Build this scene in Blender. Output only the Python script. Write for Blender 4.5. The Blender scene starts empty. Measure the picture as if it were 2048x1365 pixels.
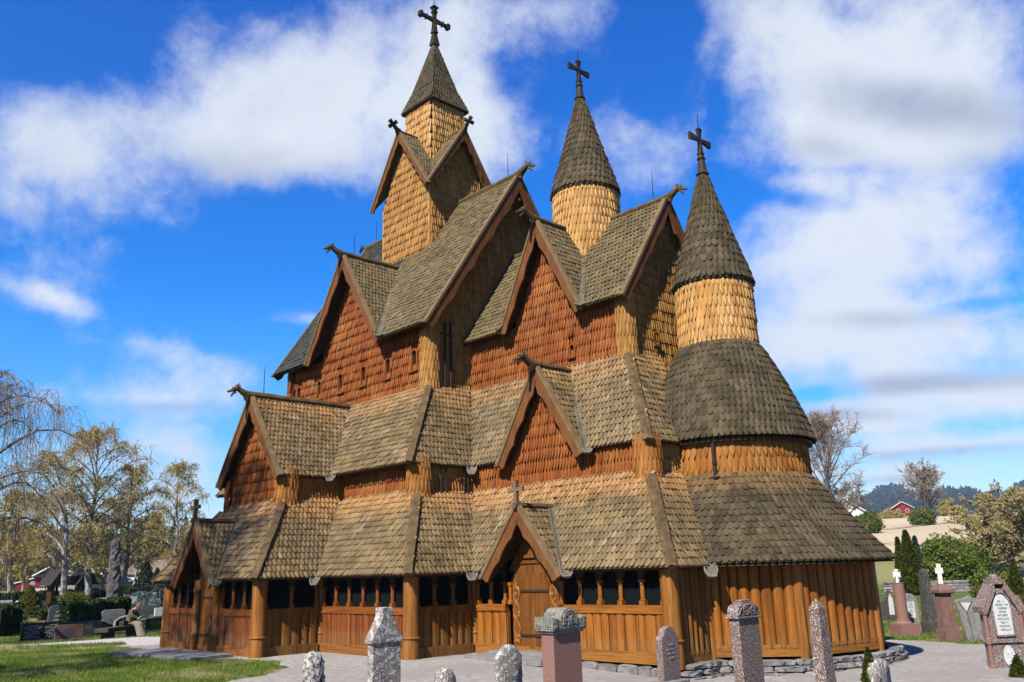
import bpy, math, random
import numpy as np
from mathutils import Vector, Matrix
C = bpy.context.scene
random.seed(7); RG = np.random.default_rng(11)
rad = math.radians
# ------------------------------------------------------------------ camera
CAM = np.array([26.002, -20.808, 2.1]); YAW, PITCH, ROLL, FPX = 46.151, 14.915, -1.694, 1727.4
ya, pi_, ro = rad(YAW), rad(PITCH), rad(ROLL)
fw = np.array([-math.sin(ya)*math.cos(pi_), math.cos(ya)*math.cos(pi_), math.sin(pi_)])
r_ = np.array([math.cos(ya), math.sin(ya), 0]); u_ = np.cross(r_, fw)
Rv = r_*math.cos(ro)+u_*math.sin(ro); Uv = -r_*math.sin(ro)+u_*math.cos(ro)
cd = bpy.data.cameras.new('camera'); cam = bpy.data.objects.new('camera', cd); C.collection.objects.link(cam)
cam.matrix_world = Matrix([[Rv[0], Uv[0], -fw[0], CAM[0]], [Rv[1], Uv[1], -fw[1], CAM[1]], [Rv[2], Uv[2], -fw[2], CAM[2]], [0, 0, 0, 1]])
cd.sensor_width = 36; cd.lens = FPX/2048*36; cd.clip_end = 40000; cd.clip_start = .1
C.camera = cam
C.view_settings.view_transform = 'Standard'; C.view_settings.look = 'None'
C.view_settings.exposure = 1.36; C.view_settings.gamma = 1.0
def pixdir(u, v):            # world direction of a point of the sky, used only to place the clouds of the world
    d = fw+Rv*(u-1024)/FPX-Uv*(v-682.5)/FPX
    return d/np.linalg.norm(d)
# ------------------------------------------------------------------ sun and sky
SUN_AZ, SUN_EL = 15.5, 43.5      # degrees east of south, elevation
sl = bpy.data.lights.new('sun', 'SUN'); sl.energy = 5.0; sl.angle = rad(.53); sl.color = (1, .95, .86)
so = bpy.data.objects.new('sun', sl); C.collection.objects.link(so)
sd = Vector((math.sin(rad(SUN_AZ))*math.cos(rad(SUN_EL)), -math.cos(rad(SUN_AZ))*math.cos(rad(SUN_EL)), math.sin(rad(SUN_EL))))
so.rotation_euler = sd.to_track_quat('Z', 'Y').to_euler(); so.location = (0, -30, 60)
W = bpy.data.worlds.new('World'); C.world = W; W.use_nodes = True
nt = W.node_tree; nt.nodes.clear()
def N(t, **k):
    n = nt.nodes.new(t)
    for a, b in k.items():
        if a == 'inp':
            for i, v in b.items():
                if hasattr(v, 'links') and hasattr(v, 'is_output'): nt.links.new(v, n.inputs[i])
                else: n.inputs[i].default_value = v
        else: setattr(n, a, b)
    return n
def mth(op, a, b=0.0, c=0.0, clamp=False):
    n = N('ShaderNodeMath', operation=op, inp={0: a, 1: b, 2: c}); n.use_clamp = clamp; return n.outputs[0]
def mixc(f, a, b, bt='MIX'):
    n = N('ShaderNodeMix', data_type='RGBA', blend_type=bt, inp={0: f, 6: a, 7: b}); return n.outputs[2]
sky = N('ShaderNodeTexSky', sky_type='NISHITA', sun_disc=False)
sky.sun_elevation = rad(SUN_EL); sky.sun_rotation = math.atan2(sd.x, sd.y); sky.air_density = 1.0; sky.dust_density = .35; sky.ozone_density = 2.2
tc = N('ShaderNodeTexCoord'); D = tc.outputs['Generated']
hs0 = N('ShaderNodeHueSaturation', inp={0: .515, 1: 2.1, 2: 2.25, 4: sky.outputs[0]}).outputs[0]
sep = N('ShaderNodeSeparateXYZ', inp={0: D})
hs = mixc(N('ShaderNodeMapRange', inp={0: sep.outputs[2], 1: .25, 2: .65}).outputs[0], hs0, mixc(1.0, hs0, (.35, .80, 1.0, 1), 'MULTIPLY'))
zc = mth('MAXIMUM', mth('ADD', sep.outputs[2], .22), .03)
pl = N('ShaderNodeCombineXYZ', inp={0: mth('DIVIDE', sep.outputs[0], zc), 1: mth('DIVIDE', sep.outputs[1], zc), 2: 0.0}).outputs[0]
n1 = N('ShaderNodeTexNoise', inp={'Vector': pl, 'Scale': 2.6, 'Detail': 10.0, 'Roughness': .55, 'Distortion': 0.0}).outputs[0]
n2 = N('ShaderNodeTexNoise', inp={'Vector': D, 'Scale': 7.0, 'Detail': 12.0, 'Roughness': .66, 'Distortion': .1}).outputs[0]
n3 = N('ShaderNodeTexNoise', inp={'Vector': pl, 'Scale': 1.3, 'Detail': 4.0, 'Roughness': .5}).outputs[0]
# big masses of cloud and clear holes, each an ellipse of directions: u, v, half width, half height, weight, tilt
CL = [(1780, 420, 400, 380, .72, 0), (1800, 780, 400, 210, .62, 0), (1250, 300, 160, 120, .3, 0), (620, 190, 330, 190, .22, -8), (560, 170, 270, 150, .68, -12), (800, 250, 290, 130, .8, -8), (430, 290, 230, 90, .6, 0), (930, 140, 150, 130, .7, 0), (960, 300, 130, 90, .5, 0),
      (700, 330, 260, 70, .55, 0), (980, 20, 330, 70, .55, 0), (1170, 60, 60, 150, .42, 25), (100, 230, 260, 75, .42, 8), (270, 380, 230, 75, .45, 20), (60, 300, 160, 60, .3, 0),
      (1280, 300, 200, 90, .5, 0), (1700, 120, 330, 170, 1.0, 15), (1900, 240, 260, 110, .8, 0), (1630, 270, 130, 90, .6, 20), (1950, 30, 240, 110, .7, 0), (1800, 440, 300, 60, .5, -10),
      (1640, 520, 170, 110, .6, 0), (1900, 520, 220, 60, .55, -10), (1850, 670, 330, 90, .75, 5), (1650, 640, 130, 60, .5, 0), (1950, 790, 240, 46, .9, 0), (1700, 850, 190, 40, .8, 0), (1900, 890, 280, 26, .8, -3), (1800, 950, 300, 26, .8, -3), (1950, 1000, 200, 16, .6, 0), (1560, 700, 120, 60, .6, 0),
      (30, 390, 100, 60, .7, 30), (70, 580, 130, 45, .6, 20), (690, 520, 120, 70, .5, 0), (590, 630, 110, 20, .25, 0),
      (330, 700, 150, 28, .55, 10), (330, 800, 190, 34, .7, 5), (430, 755, 150, 40, .7, 0), (650, 640, 120, 16, .5, 0), (110, 600, 150, 26, .5, 20), (90, 800, 60, 30, .35, 0), (360, 870, 160, 40, .42, 0), (420, 920, 150, 40, .5, 0), (150, 900, 200, 40, .35, 0), (300, 1000, 300, 70, .45, 0),
      (100, 60, 220, 110, -.7, 0), (600, 40, 80, 30, -.2, 0), (1012, 150, 40, 62, -.75, 20), (985, 120, 30, 25, -.2, 0), (1340, 60, 60, 150, -.7, 10), (1100, 190, 90, 40, -.3, 0), (480, 560, 240, 150, -.6, 0), (150, 700, 160, 60, -.3, 0), (1440, 390, 70, 60, -.8, 0), (1600, 400, 90, 26, -.7, 8),
      (1540, 200, 60, 90, .1, 0), (1960, 610, 120, 18, -.5, -8), (1620, 790, 110, 16, -.4, -4), (1440, 180, 25, 120, -.3, 0), (1700, 340, 160, 15, -.2, 0)]
acc = None
for (u, v, ru, rv, w, tilt) in CL:
    c = pixdir(u, v); a = pixdir(u+ru*math.cos(rad(tilt)), v+ru*math.sin(rad(tilt)))-c; b = pixdir(u-rv*math.sin(rad(tilt)), v+rv*math.cos(rad(tilt)))-c
    la, lb = np.linalg.norm(a), np.linalg.norm(b)
    a = a/la; b = b-a*np.dot(a, b); b = b/np.linalg.norm(b); nn = np.cross(a, b)
    e = Matrix([list(a), list(b), list(nn)]).transposed().to_euler()
    mp = N('ShaderNodeMapping', vector_type='TEXTURE', inp={0: D, 1: tuple(c), 2: tuple(e), 3: (la, lb, max(la, lb))})
    ln = N('ShaderNodeVectorMath', operation='LENGTH', inp={0: mp.outputs[0]}).outputs['Value']
    mr = N('ShaderNodeMapRange', interpolation_type='SMOOTHSTEP', inp={0: ln, 1: 1.45, 2: 0.0, 3: 0.0, 4: w}).outputs[0]
    acc = mr if acc is None else mth('ADD', acc, mr)
nz = mth('ADD', mth('MULTIPLY', mth('SUBTRACT', n1, .5), 1.5), mth('MULTIPLY', mth('SUBTRACT', n2, .5), 3.5))
vw = N('ShaderNodeVectorMath', operation='DOT_PRODUCT', inp={0: D, 1: (-.70, .67, .22)}).outputs['Value']      # clouds kept to the north west; unseen southern sky cleared to lower the fill
den = mth('ADD', mth('ADD', acc, nz), N('ShaderNodeMapRange', inp={0: vw, 1: .2, 2: .7, 3: -.8, 4: 0.0}).outputs[0])
cov = N('ShaderNodeMapRange', interpolation_type='SMOOTHSTEP', inp={0: den, 1: -.10, 2: 1.45, 3: 0.0, 4: 1.0}).outputs[0]
SH = [(1850, 215, 280, 62, .9, 8), (1650, 300, 130, 34, .6, 10), (1880, 765, 260, 26, .9, -4), (1650, 830, 160, 18, .7, 0), (1900, 905, 240, 14, .7, -4), (1800, 640, 200, 22, .45, 0), (700, 330, 260, 50, .35, -5), (430, 330, 160, 50, .3, 10), (60, 425, 60, 16, .4, 20), (330, 815, 150, 14, .5, 0), (1700, 965, 200, 10, .6, -3), (1980, 330, 160, 34, .5, 0)]
ash = None
for (u, v, ru, rv, w, tilt) in SH:
    c = pixdir(u, v); a = pixdir(u+ru*math.cos(rad(tilt)), v+ru*math.sin(rad(tilt)))-c; b = pixdir(u-rv*math.sin(rad(tilt)), v+rv*math.cos(rad(tilt)))-c
    la, lb = np.linalg.norm(a), np.linalg.norm(b); a = a/la; b = b-a*np.dot(a, b); b = b/np.linalg.norm(b); nn = np.cross(a, b)
    mp = N('ShaderNodeMapping', vector_type='TEXTURE', inp={0: D, 1: tuple(c), 2: tuple(Matrix([list(a), list(b), list(nn)]).transposed().to_euler()), 3: (la, lb, max(la, lb))})
    mr = N('ShaderNodeMapRange', interpolation_type='SMOOTHSTEP', inp={0: N('ShaderNodeVectorMath', operation='LENGTH', inp={0: mp.outputs[0]}).outputs['Value'], 1: 1.7, 2: 0.0, 3: 0.0, 4: w}).outputs[0]
    ash = mr if ash is None else mth('ADD', ash, mr)
shade = N('ShaderNodeMapRange', interpolation_type='SMOOTHSTEP', inp={0: mth('ADD', ash, mth('ADD', mth('MULTIPLY', mth('SUBTRACT', n2, .5), 1.2), mth('MULTIPLY', mth('SUBTRACT', n3, .5), .9))), 1: .0, 2: 1.1, 3: 0.0, 4: 1.0}).outputs[0]
ccol = mixc(shade, (.80, .86, .95, 1), (.40, .46, .60, 1))
skc = N('ShaderNodeVectorMath', operation='SCALE', inp={0: hs, 'Scale': .098}).outputs[0]
hz = N('ShaderNodeMapRange', interpolation_type='SMOOTHSTEP', inp={0: sep.outputs[2], 1: .34, 2: -.02, 3: 0.0, 4: .62}).outputs[0]
skc = mixc(hz, skc, (.34, .57, .86, 1))
fin = mixc(mth('MULTIPLY', cov, .96), skc, ccol)
bg = N('ShaderNodeBackground', inp={0: fin, 1: .385}); ow = N('ShaderNodeOutputWorld', inp={0: bg.outputs[0]})
# ------------------------------------------------------------------ materials
def leafy(m, k=.55):
    t = m.node_tree; P_ = t.nodes['Principled BSDF']; src = P_.inputs['Base Color'].links[0].from_socket; tr = t.nodes.new('ShaderNodeBsdfTranslucent'); t.links.new(src, tr.inputs[0]); mx_ = t.nodes.new('ShaderNodeMixShader'); mx_.inputs[0].default_value = k; out = t.nodes['Material Output']; t.links.new(P_.outputs[0], mx_.inputs[1]); t.links.new(tr.outputs[0], mx_.inputs[2]); t.links.new(mx_.outputs[0], out.inputs[0])
def material(name, c1, c2, c3=None, scale=(3, 3, 3), rough=.8, island=.25, bump=.3, bscale=None, spec=.06, top=None, spots=None, detail=6, bdist=.02, c3at=(.55, .75), streak=None, grain=None):
    global nt
    c1, c2 = tuple(v*ALB for v in c1), tuple(v*ALB for v in c2); c3 = tuple(v*ALB for v in c3) if c3 else None
    if top: top = [(a_, b_, f_, tuple(v*ALB for v in t_), s_) for a_, b_, f_, t_, s_ in top]
    if spots: spots = [(a_, b_, tuple(v*ALB for v in t_)) for a_, b_, t_ in spots]
    if streak: streak = (streak[0], tuple(v*ALB for v in streak[1]), streak[2])
    m = bpy.data.materials.new(name); m.use_nodes = True; nt = m.node_tree
    P = nt.nodes['Principled BSDF']; P.inputs['Roughness'].default_value = rough; P.inputs['Specular IOR Level'].default_value = spec
    co = N('ShaderNodeTexCoord').outputs['Object']
    mp = N('ShaderNodeMapping', inp={0: co, 3: scale}).outputs[0]
    a = N('ShaderNodeTexNoise', inp={'Vector': mp, 'Scale': 1.0, 'Detail': float(detail), 'Roughness': .62}).outputs[0]
    f = N('ShaderNodeMapRange', inp={0: a, 1: .34, 2: .66}).outputs[0]
    col = mixc(f, (*c1, 1), (*c2, 1))
    if c3:
        b = N('ShaderNodeTexNoise', inp={'Vector': co, 'Scale': .55, 'Detail': 5.0, 'Roughness': .6}).outputs[0]
        g = N('ShaderNodeMapRange', inp={0: b, 1: c3at[0], 2: c3at[1]}).outputs[0]
        col = mixc(g, col, (*c3, 1))
    if top:      # weathering bands by height: list of (z0, z1, fade, colour)
        z = N('ShaderNodeSeparateXYZ', inp={0: N('ShaderNodeNewGeometry').outputs['Position']}).outputs[2]
        zz = mth('ADD', z, mth('MULTIPLY', mth('SUBTRACT', a, .5), .5))
        for z0, z1, fd, tcx, st in top:
            g1 = N('ShaderNodeMapRange', interpolation_type='SMOOTHSTEP', inp={0: zz, 1: z0-fd, 2: z0+fd}).outputs[0]
            g2 = N('ShaderNodeMapRange', interpolation_type='SMOOTHSTEP', inp={0: zz, 1: z1+.2, 2: z1, 3: 0.0, 4: st}).outputs[0]
            col = mixc(mth('MULTIPLY', g1, g2), col, (*tcx, 1))
    if island:
        ri = N('ShaderNodeNewGeometry').outputs['Random Per Island']
        k = N('ShaderNodeMapRange', inp={0: ri, 3: 1-island, 4: 1+island}).outputs[0]
        col = N('ShaderNodeVectorMath', operation='SCALE', inp={0: col, 'Scale': k}).outputs[0]
        if streak:   # a few much paler boards
            r2 = mth('FRACT', mth('MULTIPLY', ri, 91.7))
            b2 = N('ShaderNodeTexNoise', inp={'Vector': co, 'Scale': .9, 'Detail': 3.0}).outputs[0]
            s = N('ShaderNodeMapRange', inp={0: mth('ADD', r2, mth('MULTIPLY', mth('SUBTRACT', b2, .5), .7)), 1: streak[0], 2: streak[0]+.12, 3: 0.0, 4: streak[2]}).outputs[0]
            col = mixc(s, col, (*streak[1], 1))
    if grain:    # dark streaks and drying cracks along the wood
        for sc_, lo, amt in ((grain, .42, .45), (tuple(q*3.1 for q in grain), .36, .55)):
            gn = N('ShaderNodeTexNoise', inp={'Vector': N('ShaderNodeMapping', inp={0: co, 3: sc_}).outputs[0], 'Scale': 1.0, 'Detail': 4.0, 'Roughness': .7}).outputs[0]
            col = N('ShaderNodeVectorMath', operation='SCALE', inp={0: col, 'Scale': N('ShaderNodeMapRange', inp={0: gn, 1: lo-.06, 2: lo+.10, 3: 1-amt, 4: 1.0}).outputs[0]}).outputs[0]
    if spots:    # lichen: (scale, threshold, colour)
        for sc, th, cc in spots:
            vv = N('ShaderNodeTexNoise', inp={'Vector': co, 'Scale': float(sc), 'Detail': 3.0, 'Roughness': .7}).outputs[0]
            g = N('ShaderNodeMapRange', inp={0: vv, 1: th, 2: th+.035}).outputs[0]
            col = mixc(g, col, (*cc, 1))
    nt.links.new(col, P.inputs['Base Color'])
    if bump:
        bs = bscale or tuple(s*3 for s in scale)
        mp2 = N('ShaderNodeMapping', inp={0: co, 3: bs}).outputs[0]
        bn = N('ShaderNodeTexNoise', inp={'Vector': mp2, 'Scale': 1.0, 'Detail': 6.0, 'Roughness': .65}).outputs[0]
        bu = N('ShaderNodeBump', inp={'Strength': bump, 'Distance': bdist, 'Height': bn}); nt.links.new(bu.outputs[0], P.inputs['Normal'])
    return m
ALB = .45
OL, OD, TN = (.27, .182, .080), (.135, .094, .042), (.44, .225, .08)
MT = {}
MT['roof'] = material('shingle_roof_wood', OD, OL, (0.192, 0.140, 0.076), (1.5, 1.5, 1.5), .5, .28, .25, (30, 30, 9), top=[(3.85, 4.6, .35, TN, .75), (7.35, 8.2, .35, TN, .45)], streak=(.93, (0.384, 0.272, 0.176), .8), spec=.13)
MT['roof_high'] = material('weathered_shingle_wood', (0.132, 0.098, 0.045), (0.211, 0.154, 0.070), (0.172, 0.126, 0.060), (1.3, 1.3, 1.3), .5, .24, .25, (30, 30, 9), streak=(1.0, (0.277, 0.213, 0.144), .7), spec=.13)
MT['roof_grey'] = material('grey_tarred_shingle_wood', (0.044, 0.048, 0.040), (0.076, 0.080, 0.064), None, (1.3, 1.3, 1.3), .7, .24, .25, (30, 30, 9))
MT['roof_dark'] = material('tarred_shingle_wood', (0.066, 0.052, 0.030), (0.117, 0.088, 0.048), (0.089, 0.070, 0.039), (1.5, 1.5, 1.5), .7, .3, .25, (30, 30, 9), top=[(3.9, 4.5, .12, (0.186, 0.109, 0.047), .8)], streak=(1.0, (0.202, 0.116, 0.053), .75))
MT['wall_red'] = material('red_brown_shingle_wood', (0.248, 0.062, 0.012), (0.347, 0.109, 0.024), (0.422, 0.177, 0.044), (2, 2, .8), .6, .2, .3, (40, 40, 8), c3at=(.5, .72))
MT['wall_gold'] = material('golden_shingle_wood', (0.394, 0.181, 0.043), (0.530, 0.278, 0.080), (0.476, 0.213, 0.049), (2, 2, .8), .6, .2, .3, (40, 40, 8))
MT['wall_east'] = material('shaded_gold_shingle_wood', (0.324, 0.155, 0.038), (0.486, 0.257, 0.074), (0.392, 0.182, 0.046), (2, 2, .8), .6, .2, .3, (40, 40, 8))  # darker copy of wall_gold, dim grazing light of the east walls put into the colour
MT['drum'] = material('pale_shingle_wood', (0.541, 0.268, 0.075), (0.705, 0.409, 0.151), (0.607, 0.299, 0.083), (2, 2, .8), .6, .2, .3, (40, 40, 8))
MT['amber'] = material('amber_shingle_wood', (0.317, 0.109, 0.021), (0.446, 0.198, 0.048), (0.475, 0.233, 0.062), (2, 2, .8), .6, .2, .3, (40, 40, 8))
MT['plank_w'] = material('red_brown_plank_wood', (0.204, 0.051, 0.012), (0.340, 0.102, 0.024), (0.170, 0.043, 0.010), (5, 5, .5), .5, .14, .4, (60, 60, 3), bdist=.01, spec=.14, top=[(-.5, .50, .06, (0.306, 0.145, 0.051), .5)], grain=(13, 13, .6))
MT['plank'] = material('oiled_plank_wood', (0.310, 0.092, 0.011), (0.444, 0.162, 0.022), (0.251, 0.067, 0.009), (5, 5, .5), .5, .14, .4, (60, 60, 3), bdist=.01, spec=.14, top=[(-.5, .42, .06, (0.384, 0.183, 0.053), .45)], grain=(13, 13, .6))
MT['post'] = material('oiled_post_wood', (0.289, 0.099, 0.017), (0.433, 0.178, 0.036), None, (7, 7, .6), .5, .08, .5, (60, 60, 3), bdist=.01, spec=.12, grain=(13, 13, .6))
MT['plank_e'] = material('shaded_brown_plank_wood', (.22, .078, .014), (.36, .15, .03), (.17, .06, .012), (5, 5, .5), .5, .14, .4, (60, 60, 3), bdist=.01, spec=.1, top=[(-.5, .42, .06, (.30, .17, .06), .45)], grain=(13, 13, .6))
MT['beam'] = material('oiled_beam_wood', (0.311, 0.099, 0.014), (0.444, 0.176, 0.030), (0.266, 0.077, 0.013), (.6, .6, 8), .55, .08, .4, (3, 3, 60), bdist=.01, grain=(.6, .6, 15), top=[(-.5, .42, .06, (0.385, 0.182, 0.053), .35)])
MT['beam_w'] = material('red_brown_beam_wood', (.24, .065, .014), (.38, .12, .028), None, (.6, .6, 8), .55, .08, .4, (3, 3, 60), bdist=.01, grain=(.6, .6, 15), top=[(-.5, .42, .06, (.36, .18, .06), .4)])
MT['log'] = material('weathered_log_wood', (0.132, 0.083, 0.038), (0.224, 0.149, 0.073), (0.092, 0.063, 0.033), (4, 4, 4), .75, .1, .5, (35, 35, 35), grain=(9, 3, 9))
MT['barge'] = material('barge_board_wood', (0.154, 0.056, 0.020), (0.238, 0.101, 0.035), None, (5, 5, 1.2), .65, .1, .4)
MT['bargetop'] = material('barge_cap_wood', (0.178, 0.112, 0.053), (0.264, 0.178, 0.092), None, (5, 5, 3), .7, .1, .4)
MT['gutter'] = material('gutter_wood', (.12, .10, .07), (.20, .17, .12), (.3, .24, .17), (4, 4, 4), .6, .1, .4)
MT['rim'] = material('gutter_lining', (.38, .35, .31), (.2, .18, .15), None, (20, 20, 20), .35, 0, .2)
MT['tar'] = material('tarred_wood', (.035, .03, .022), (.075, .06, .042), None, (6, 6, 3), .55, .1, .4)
MT['iron'] = material('dark_iron', (.03, .025, .022), (.07, .045, .035), None, (20, 20, 20), .5, 0, .2)
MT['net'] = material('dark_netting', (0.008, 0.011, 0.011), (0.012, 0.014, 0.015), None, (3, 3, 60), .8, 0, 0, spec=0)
MT['dark_board'] = material('dark_roof_boards', (.05, .03, .015), (.09, .05, .025), None, (4, 4, 4), .8, .1, .3)
MT['shade_wood'] = material('dark_brown_wood', (0.065, 0.025, 0.007), (0.100, 0.043, 0.011), None, (5, 5, 2), .6, .1, .3)
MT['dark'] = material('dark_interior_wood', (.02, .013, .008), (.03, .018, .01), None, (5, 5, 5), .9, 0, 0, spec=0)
MT['carv'] = material('carved_wood', (.34, .13, .03), (.50, .22, .055), None, (8, 8, 8), .55, .1, .3)
MT['door'] = material('door_wood', (0.173, 0.060, 0.014), (0.265, 0.103, 0.023), None, (7, 7, .6), .55, .12, .4, (60, 60, 3), grain=(13, 13, .6))
MT['stone'] = material('rubble_stone', (.16, .15, .145), (.40, .37, .35), None, (3, 3, 6), .9, .35, .8, (14, 14, 30), bdist=.03)
MT['granite'] = material('red_granite', (0.252, 0.123, 0.099), (0.378, 0.209, 0.171), None, (40, 40, 40), .55, 0, .3, (60, 60, 60), bdist=.006)
MT['granite_l'] = material('red_granite_lichened', (.15, .085, .068), (.23, .145, .12), (.24, .19, .15), (25, 25, 25), .8, 0, .5, (50, 50, 50), bdist=.008, spots=[(30, .57, (.42, .38, .34)), (70, .585, (1.0, .98, .9))])
MT['lichen'] = material('lichened_grey_stone', (.22, .175, .145), (.36, .30, .26), (.40, .33, .18), (9, 9, 9), .9, 0, .8, (20, 20, 20), bdist=.02, c3at=(.6, .75), spots=[(11, .54, (.62, .62, .56)), (42, .59, (1.0, 1.0, .92))])
MT['lichen_w'] = material('white_lichened_stone', (.09, .075, .065), (.25, .2, .17), None, (12, 12, 12), .9, 0, 1.0, (18, 18, 18), bdist=.03, spots=[(13, .45, (.60, .58, .53))])
MT['capstone'] = material('lichened_cap_stone', (.16, .15, .125), (.36, .33, .26), (.50, .40, .17), (12, 12, 12), .9, 0, .9, (25, 25, 25), bdist=.02, spots=[(30, .58, (.55, .55, .5))])
MT['brownstone'] = material('brown_granite', (.20, .105, .085), (.29, .17, .14), (.24, .15, .12), (6, 6, 6), .8, 0, .5, (30, 30, 30), bdist=.01, spots=[(40, .66, (.6, .58, .53))])
MT['darkstone'] = material('dark_lichened_granite', (.055, .05, .045), (.12, .105, .09), None, (10, 10, 10), .8, 0, .6, (30, 30, 30), bdist=.01, spots=[(26, .62, (.5, .5, .46))])
MT['greystone'] = material('grey_stone', (.22, .205, .185), (.35, .33, .30), None, (6, 6, 6), .8, 0, .4, spots=[(18, .62, (.45, .44, .4))])
MT['blackstone'] = material('polished_black_stone', (.012, .012, .013), (.03, .03, .032), None, (30, 30, 30), .25, 0, 0, spec=.5)
MT['graystone2'] = material('dark_grey_granite', (.10, .10, .10), (.17, .165, .16), None, (30, 30, 30), .5, 0, .1)
MT['white'] = material('white_marble', (.62, .62, .60), (.80, .80, .77), None, (8, 8, 8), .5, 0, .1)
MT['letterw'] = material('white_lettering', (.75, .75, .73), (.8, .8, .8), None, (8, 8, 8), .6, 0, 0)
MT['letterg'] = material('gilt_lettering', (.75, .48, .10), (.85, .6, .2), None, (8, 8, 8), .4, 0, 0)
MT['letterd'] = material('engraved_lettering', (.25, .25, .24), (.34, .34, .33), None, (8, 8, 8), .8, 0, 0)
MT['gravel'] = material('pale_gravel', (0.405, 0.355, 0.318), (0.728, 0.661, 0.593), (0.501, 0.446, 0.396), (6, 6, 6), .95, 0, 1.0, (45, 45, 45), bdist=.04, detail=12, c3at=(.45, .6))
MT['path'] = material('pale_path_gravel', (.52, .48, .45), (.68, .63, .60), None, (5, 5, 5), .95, 0, .5, (45, 45, 45))
MT['slab'] = material('grey_stone_slab', (.22, .20, .20), (.36, .33, .32), None, (3, 3, 3), .9, .1, .5)
MT['pillarstone'] = material('rough_grey_standing_stone', (.10, .09, .085), (.24, .22, .21), None, (6, 6, 3), .95, 0, 1.0, (8, 8, 4), bdist=.12)
MT['benchwood'] = material('dark_bench_timber', (.05, .045, .035), (.10, .09, .07), None, (4, 4, 4), .8, 0, .4)
MT['fieldedge'] = material('field_track_soil', (.30, .20, .12), (.38, .27, .17), None, (.5, .5, .5), .95, 0, 0)
MT['grass'] = material('grass_blades', (.22, .33, .045), (.38, .48, .085), (.80, .66, .32), (1.2, 1.2, 1.2), .7, .35, 0, c3at=(.52, .68))
MT['grass_t'] = material('shrub_leaves', (.10, .15, .02), (.18, .22, .035), None, (3, 3, 3), .7, .4, 0)
MT['hedge'] = material('dark_hedge_leaves', (.03, .055, .014), (.07, .11, .026), None, (3, 3, 3), .7, .5, 0)
MT['yewtip'] = material('bright_evergreen_leaves', (.16, .17, .025), (.24, .23, .04), None, (3, 3, 3), .7, .4, 0)
MT['cypress'] = material('cypress_foliage', (.075, .10, .015), (.15, .17, .025), (.24, .13, .03), (2, 2, 2), .7, .4, 0, c3at=(.62, .75))
MT['spruce'] = material('spruce_needles', (.035, .055, .028), (.07, .09, .045), None, (3, 3, 3), .7, .4, 0)
MT['bluespruce'] = material('blue_spruce_needles', (.07, .10, .085), (.14, .18, .16), None, (3, 3, 3), .7, .4, 0)
MT['birchleaf'] = material('young_birch_leaves', (.66, .50, .12), (.82, .68, .20), (.62, .66, .13), (.35, .35, .35), .7, .35, 0)
MT['bushleaf'] = material('spring_bush_leaves', (.18, .25, .04), (.30, .36, .07), None, (1, 1, 1), .7, .4, 0)
MT['sallow'] = material('budding_sallow_leaves', (.62, .50, .17), (.80, .65, .25), (.55, .53, .14), (.5, .5, .5), .7, .35, 0)
MT['birchbark'] = material('birch_bark', (.10, .08, .07), (.55, .52, .48), None, (3, 3, 1.6), .8, 0, .3, c3at=(.5, .7))
MT['bark'] = material('grey_brown_bark', (.10, .075, .055), (.22, .17, .125), None, (3, 3, 1), .9, 0, .3)
MT['twigb'] = material('budding_birch_twigs', (.42, .29, .12), (.66, .48, .20), None, (1, 1, 1), .85, 0, 0)
MT['palestone'] = material('weathered_white_marble', (.75, .68, .60), (1.05, 1.0, .92), None, (14, 14, 14), .7, 0, .3)
MT['greybark'] = material('pale_grey_bark', (.22, .18, .15), (.40, .35, .30), None, (3, 3, 1), .9, 0, .3)
MT['twig'] = material('bare_twigs', (.32, .22, .15), (.55, .42, .31), None, (1, 1, 1), .85, 0, 0)
MT['forest'] = material('far_spring_forest', (.11, .11, .035), (.26, .21, .075), (.18, .20, .06), (.06, .06, .06), .9, .5, 0)
MT['conifer'] = material('far_conifer_forest', (.012, .022, .014), (.03, .045, .022), None, (.02, .02, .02), .9, .4, 0)
MT['redpaint'] = material('falun_red_boards', (0.247, 0.030, 0.017), (0.315, 0.045, 0.022), None, (1, 1, 6), .8, 0, .1)
MT['whitepaint'] = material('white_painted_boards', (.72, .72, .70), (.8, .8, .78), None, (1, 1, 1), .7, 0, 0)
MT['tile'] = material('grey_roof_tiles', (.20, .16, .13), (.28, .23, .19), None, (1, 1, 1), .8, 0, 0)
MT['tiler'] = material('red_roof_tiles', (.35, .11, .06), (.45, .16, .09), None, (1, 1, 1), .8, 0, 0)
MT['bluegrey'] = material('blue_grey_sheeting', (.075, .08, .095), (.10, .105, .125), None, (1, 1, 1), .7, 0, 0)
MT['glass'] = material('dark_window_glass', (.05, .06, .07), (.09, .10, .12), None, (1, 1, 1), .15, 0, 0, spec=.6)
MT['skin'] = material('skin', (.52, .30, .21), (.56, .33, .24), None, (5, 5, 5), .6, 0, 0)
MT['hair'] = material('brown_hair', (.20, .11, .06), (.30, .17, .09), None, (30, 30, 30), .7, 0, 0)
MT['jacket'] = material('olive_jacket_cloth', (.10, .095, .06), (.16, .15, .10), None, (12, 12, 12), .9, 0, .2)
MT['skirt'] = material('beige_skirt_cloth', (.30, .24, .18), (.38, .31, .24), None, (9, 9, 9), .9, 0, .2)
MT['bag'] = material('brown_leather', (.06, .035, .02), (.10, .06, .03), None, (9, 9, 9), .6, 0, .2)
for k_ in ('birchleaf', 'sallow', 'bushleaf', 'grass', 'yewtip', 'cypress', 'forest'): leafy(MT[k_])
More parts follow.
